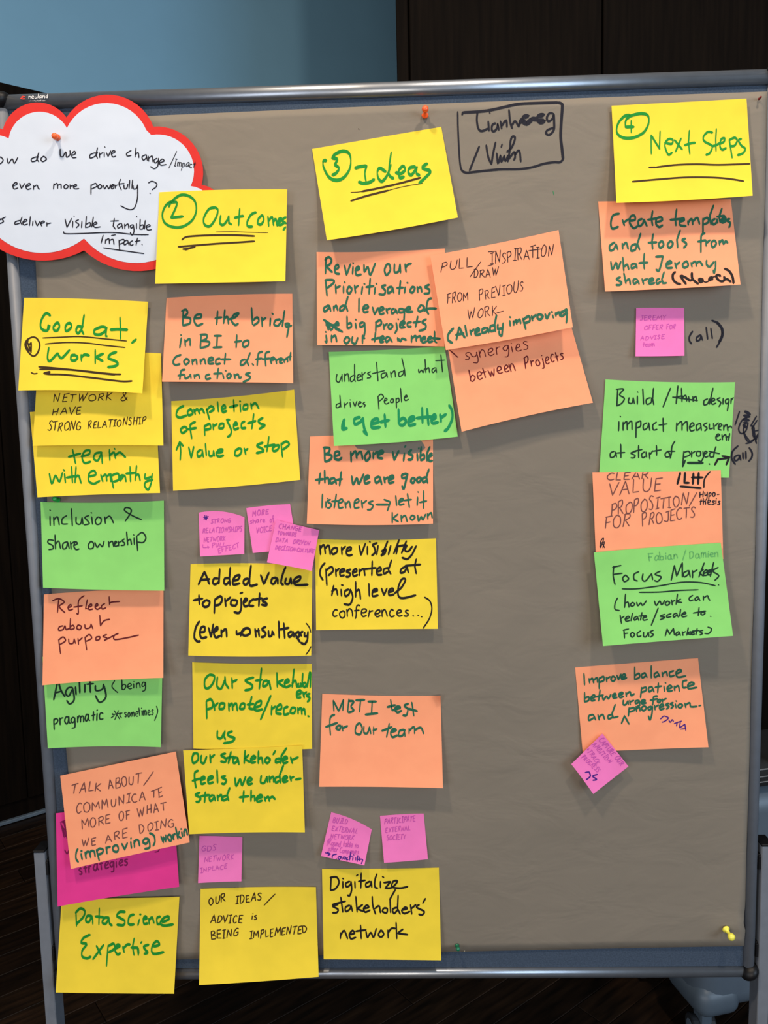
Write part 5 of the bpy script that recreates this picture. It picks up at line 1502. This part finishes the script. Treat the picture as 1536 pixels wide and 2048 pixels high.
for nm, ya, yb in (('front_shell', 0, SD / 2 - .004), ('back_shell', SD / 2 + .004, SD)):
    bm = bmesh.new()
    rbox(bm, 0, SW, ya, yb, SH0, SH1, .052)
    bm_obj(nm, bm, M_CASE, case, smooth=True)
bm = bmesh.new()
rbox(bm, .012, SW - .012, SD / 2 - .012, SD / 2 + .012, SH0 + .012, SH1 - .012, .01, 2)
bm_obj('zip_seam', bm, M_BLACK, case)
for k in range(5):
    bm = bmesh.new()
    x = .09 + k * .07
    rbox(bm, x, x + .022, -.005, .01, SH0 + .10, SH1 - .06, .0045, 2)
    bm_obj('rib', bm, M_CASE, case, smooth=True)
for cx0, cx1 in ((-.0035, .105), (SW - .105, SW + .0035)):
    bm = bmesh.new()
    rbox(bm, cx0, cx1, -.0045, SD / 2 - .01, SH0 - .003, SH0 + .070, .03)
    bm_obj('corner_guard', bm, M_CASE2, case, smooth=True)
for wx, wy in ((.035, .045), (SW - .05, .045), (.035, SD - .045), (SW - .05, SD - .045)):
    bm = bmesh.new()
    rbox(bm, wx - .014, wx + .014, wy - .018, wy + .018, .040, SH0 + .006, .006, 2)
    fk = bm_obj('wheel_fork', bm, M_CASE2, case)
    for s in (-1, 1):
        c = SM @ Vector((wx + s * .0195, wy + .004, .0322))
        MM = Matrix.Translation(c) @ Matrix.Rotation(ang_s + math.radians(-14), 4, 'Z') @ Matrix.Rotation(math.pi / 2, 4, 'Y')
        bm = bmesh.new()
        lathe(bm, [(.012, -.0085), (.0290, -.0085), (.0320, -.0055), (.0320, .0055), (.0290, .0085), (.012, .0085)], MM, 28)
        bm_obj('wheel', bm, M_RUB, case, smooth=False)
        bm = bmesh.new()
        lathe(bm, [(.001, -.0092), (.0195, -.0092), (.0210, -.007), (.0210, .007), (.0195, .0092), (.001, .0092)], MM, 24)
        bm_obj('wheel_rim', bm, M_RIM, case)
# trolley handle, folded down
bm = bmesh.new()
for x in (.14, .30):
    rbox(bm, x, x + .014, SD - .05, SD - .036, SH1 - .01, SH1 + .014, .002, 1)
rbox(bm, .13, .324, SD - .055, SD - .031, SH1 + .012, SH1 + .030, .006, 2)
bm_obj('trolley_handle', bm, M_BLACK, case)

bag = empty('laptop_bag', SM @ Vector((SW / 2, .10, SH1)))
tag(bag, 'black bag with pale zips lying on the suitcase, right edge', 'bag')
M_BAG = simple('black_nylon', lin(20, 20, 22), .8, 0, .2, 500, .3)
bm = bmesh.new()
rbox(bm, .0, SW - .02, .0, .175, SH1 + .0005, SH1 + .062, .022, 4)
bm_obj('bag_body', bm, M_BAG, bag, smooth=True)
M_ZIP = simple('pale_zip', lin(120, 122, 125), .5)
for zz in (.018, .030, .046):
    bm = bmesh.new()
    rbox(bm, .022, SW - .045, -.0012, .003, SH1 + zz, SH1 + zz + .0022, .0006, 1)
    bm_obj('zip', bm, M_ZIP, bag)
bm = bmesh.new()
Mh = SM @ Matrix.Translation((.0, .07, SH1 + .031))
for a in range(1):
    pass
rbox(bm, .16, .175, -.004, .004, SH1 + .05, SH1 + .078, .002, 1)
rbox(bm, .27, .285, -.004, .004, SH1 + .05, SH1 + .078, .002, 1)
rbox(bm, .16, .285, -.005, .005, SH1 + .074, SH1 + .084, .003, 2)
bm_obj('handle', bm, M_BLACK, bag)
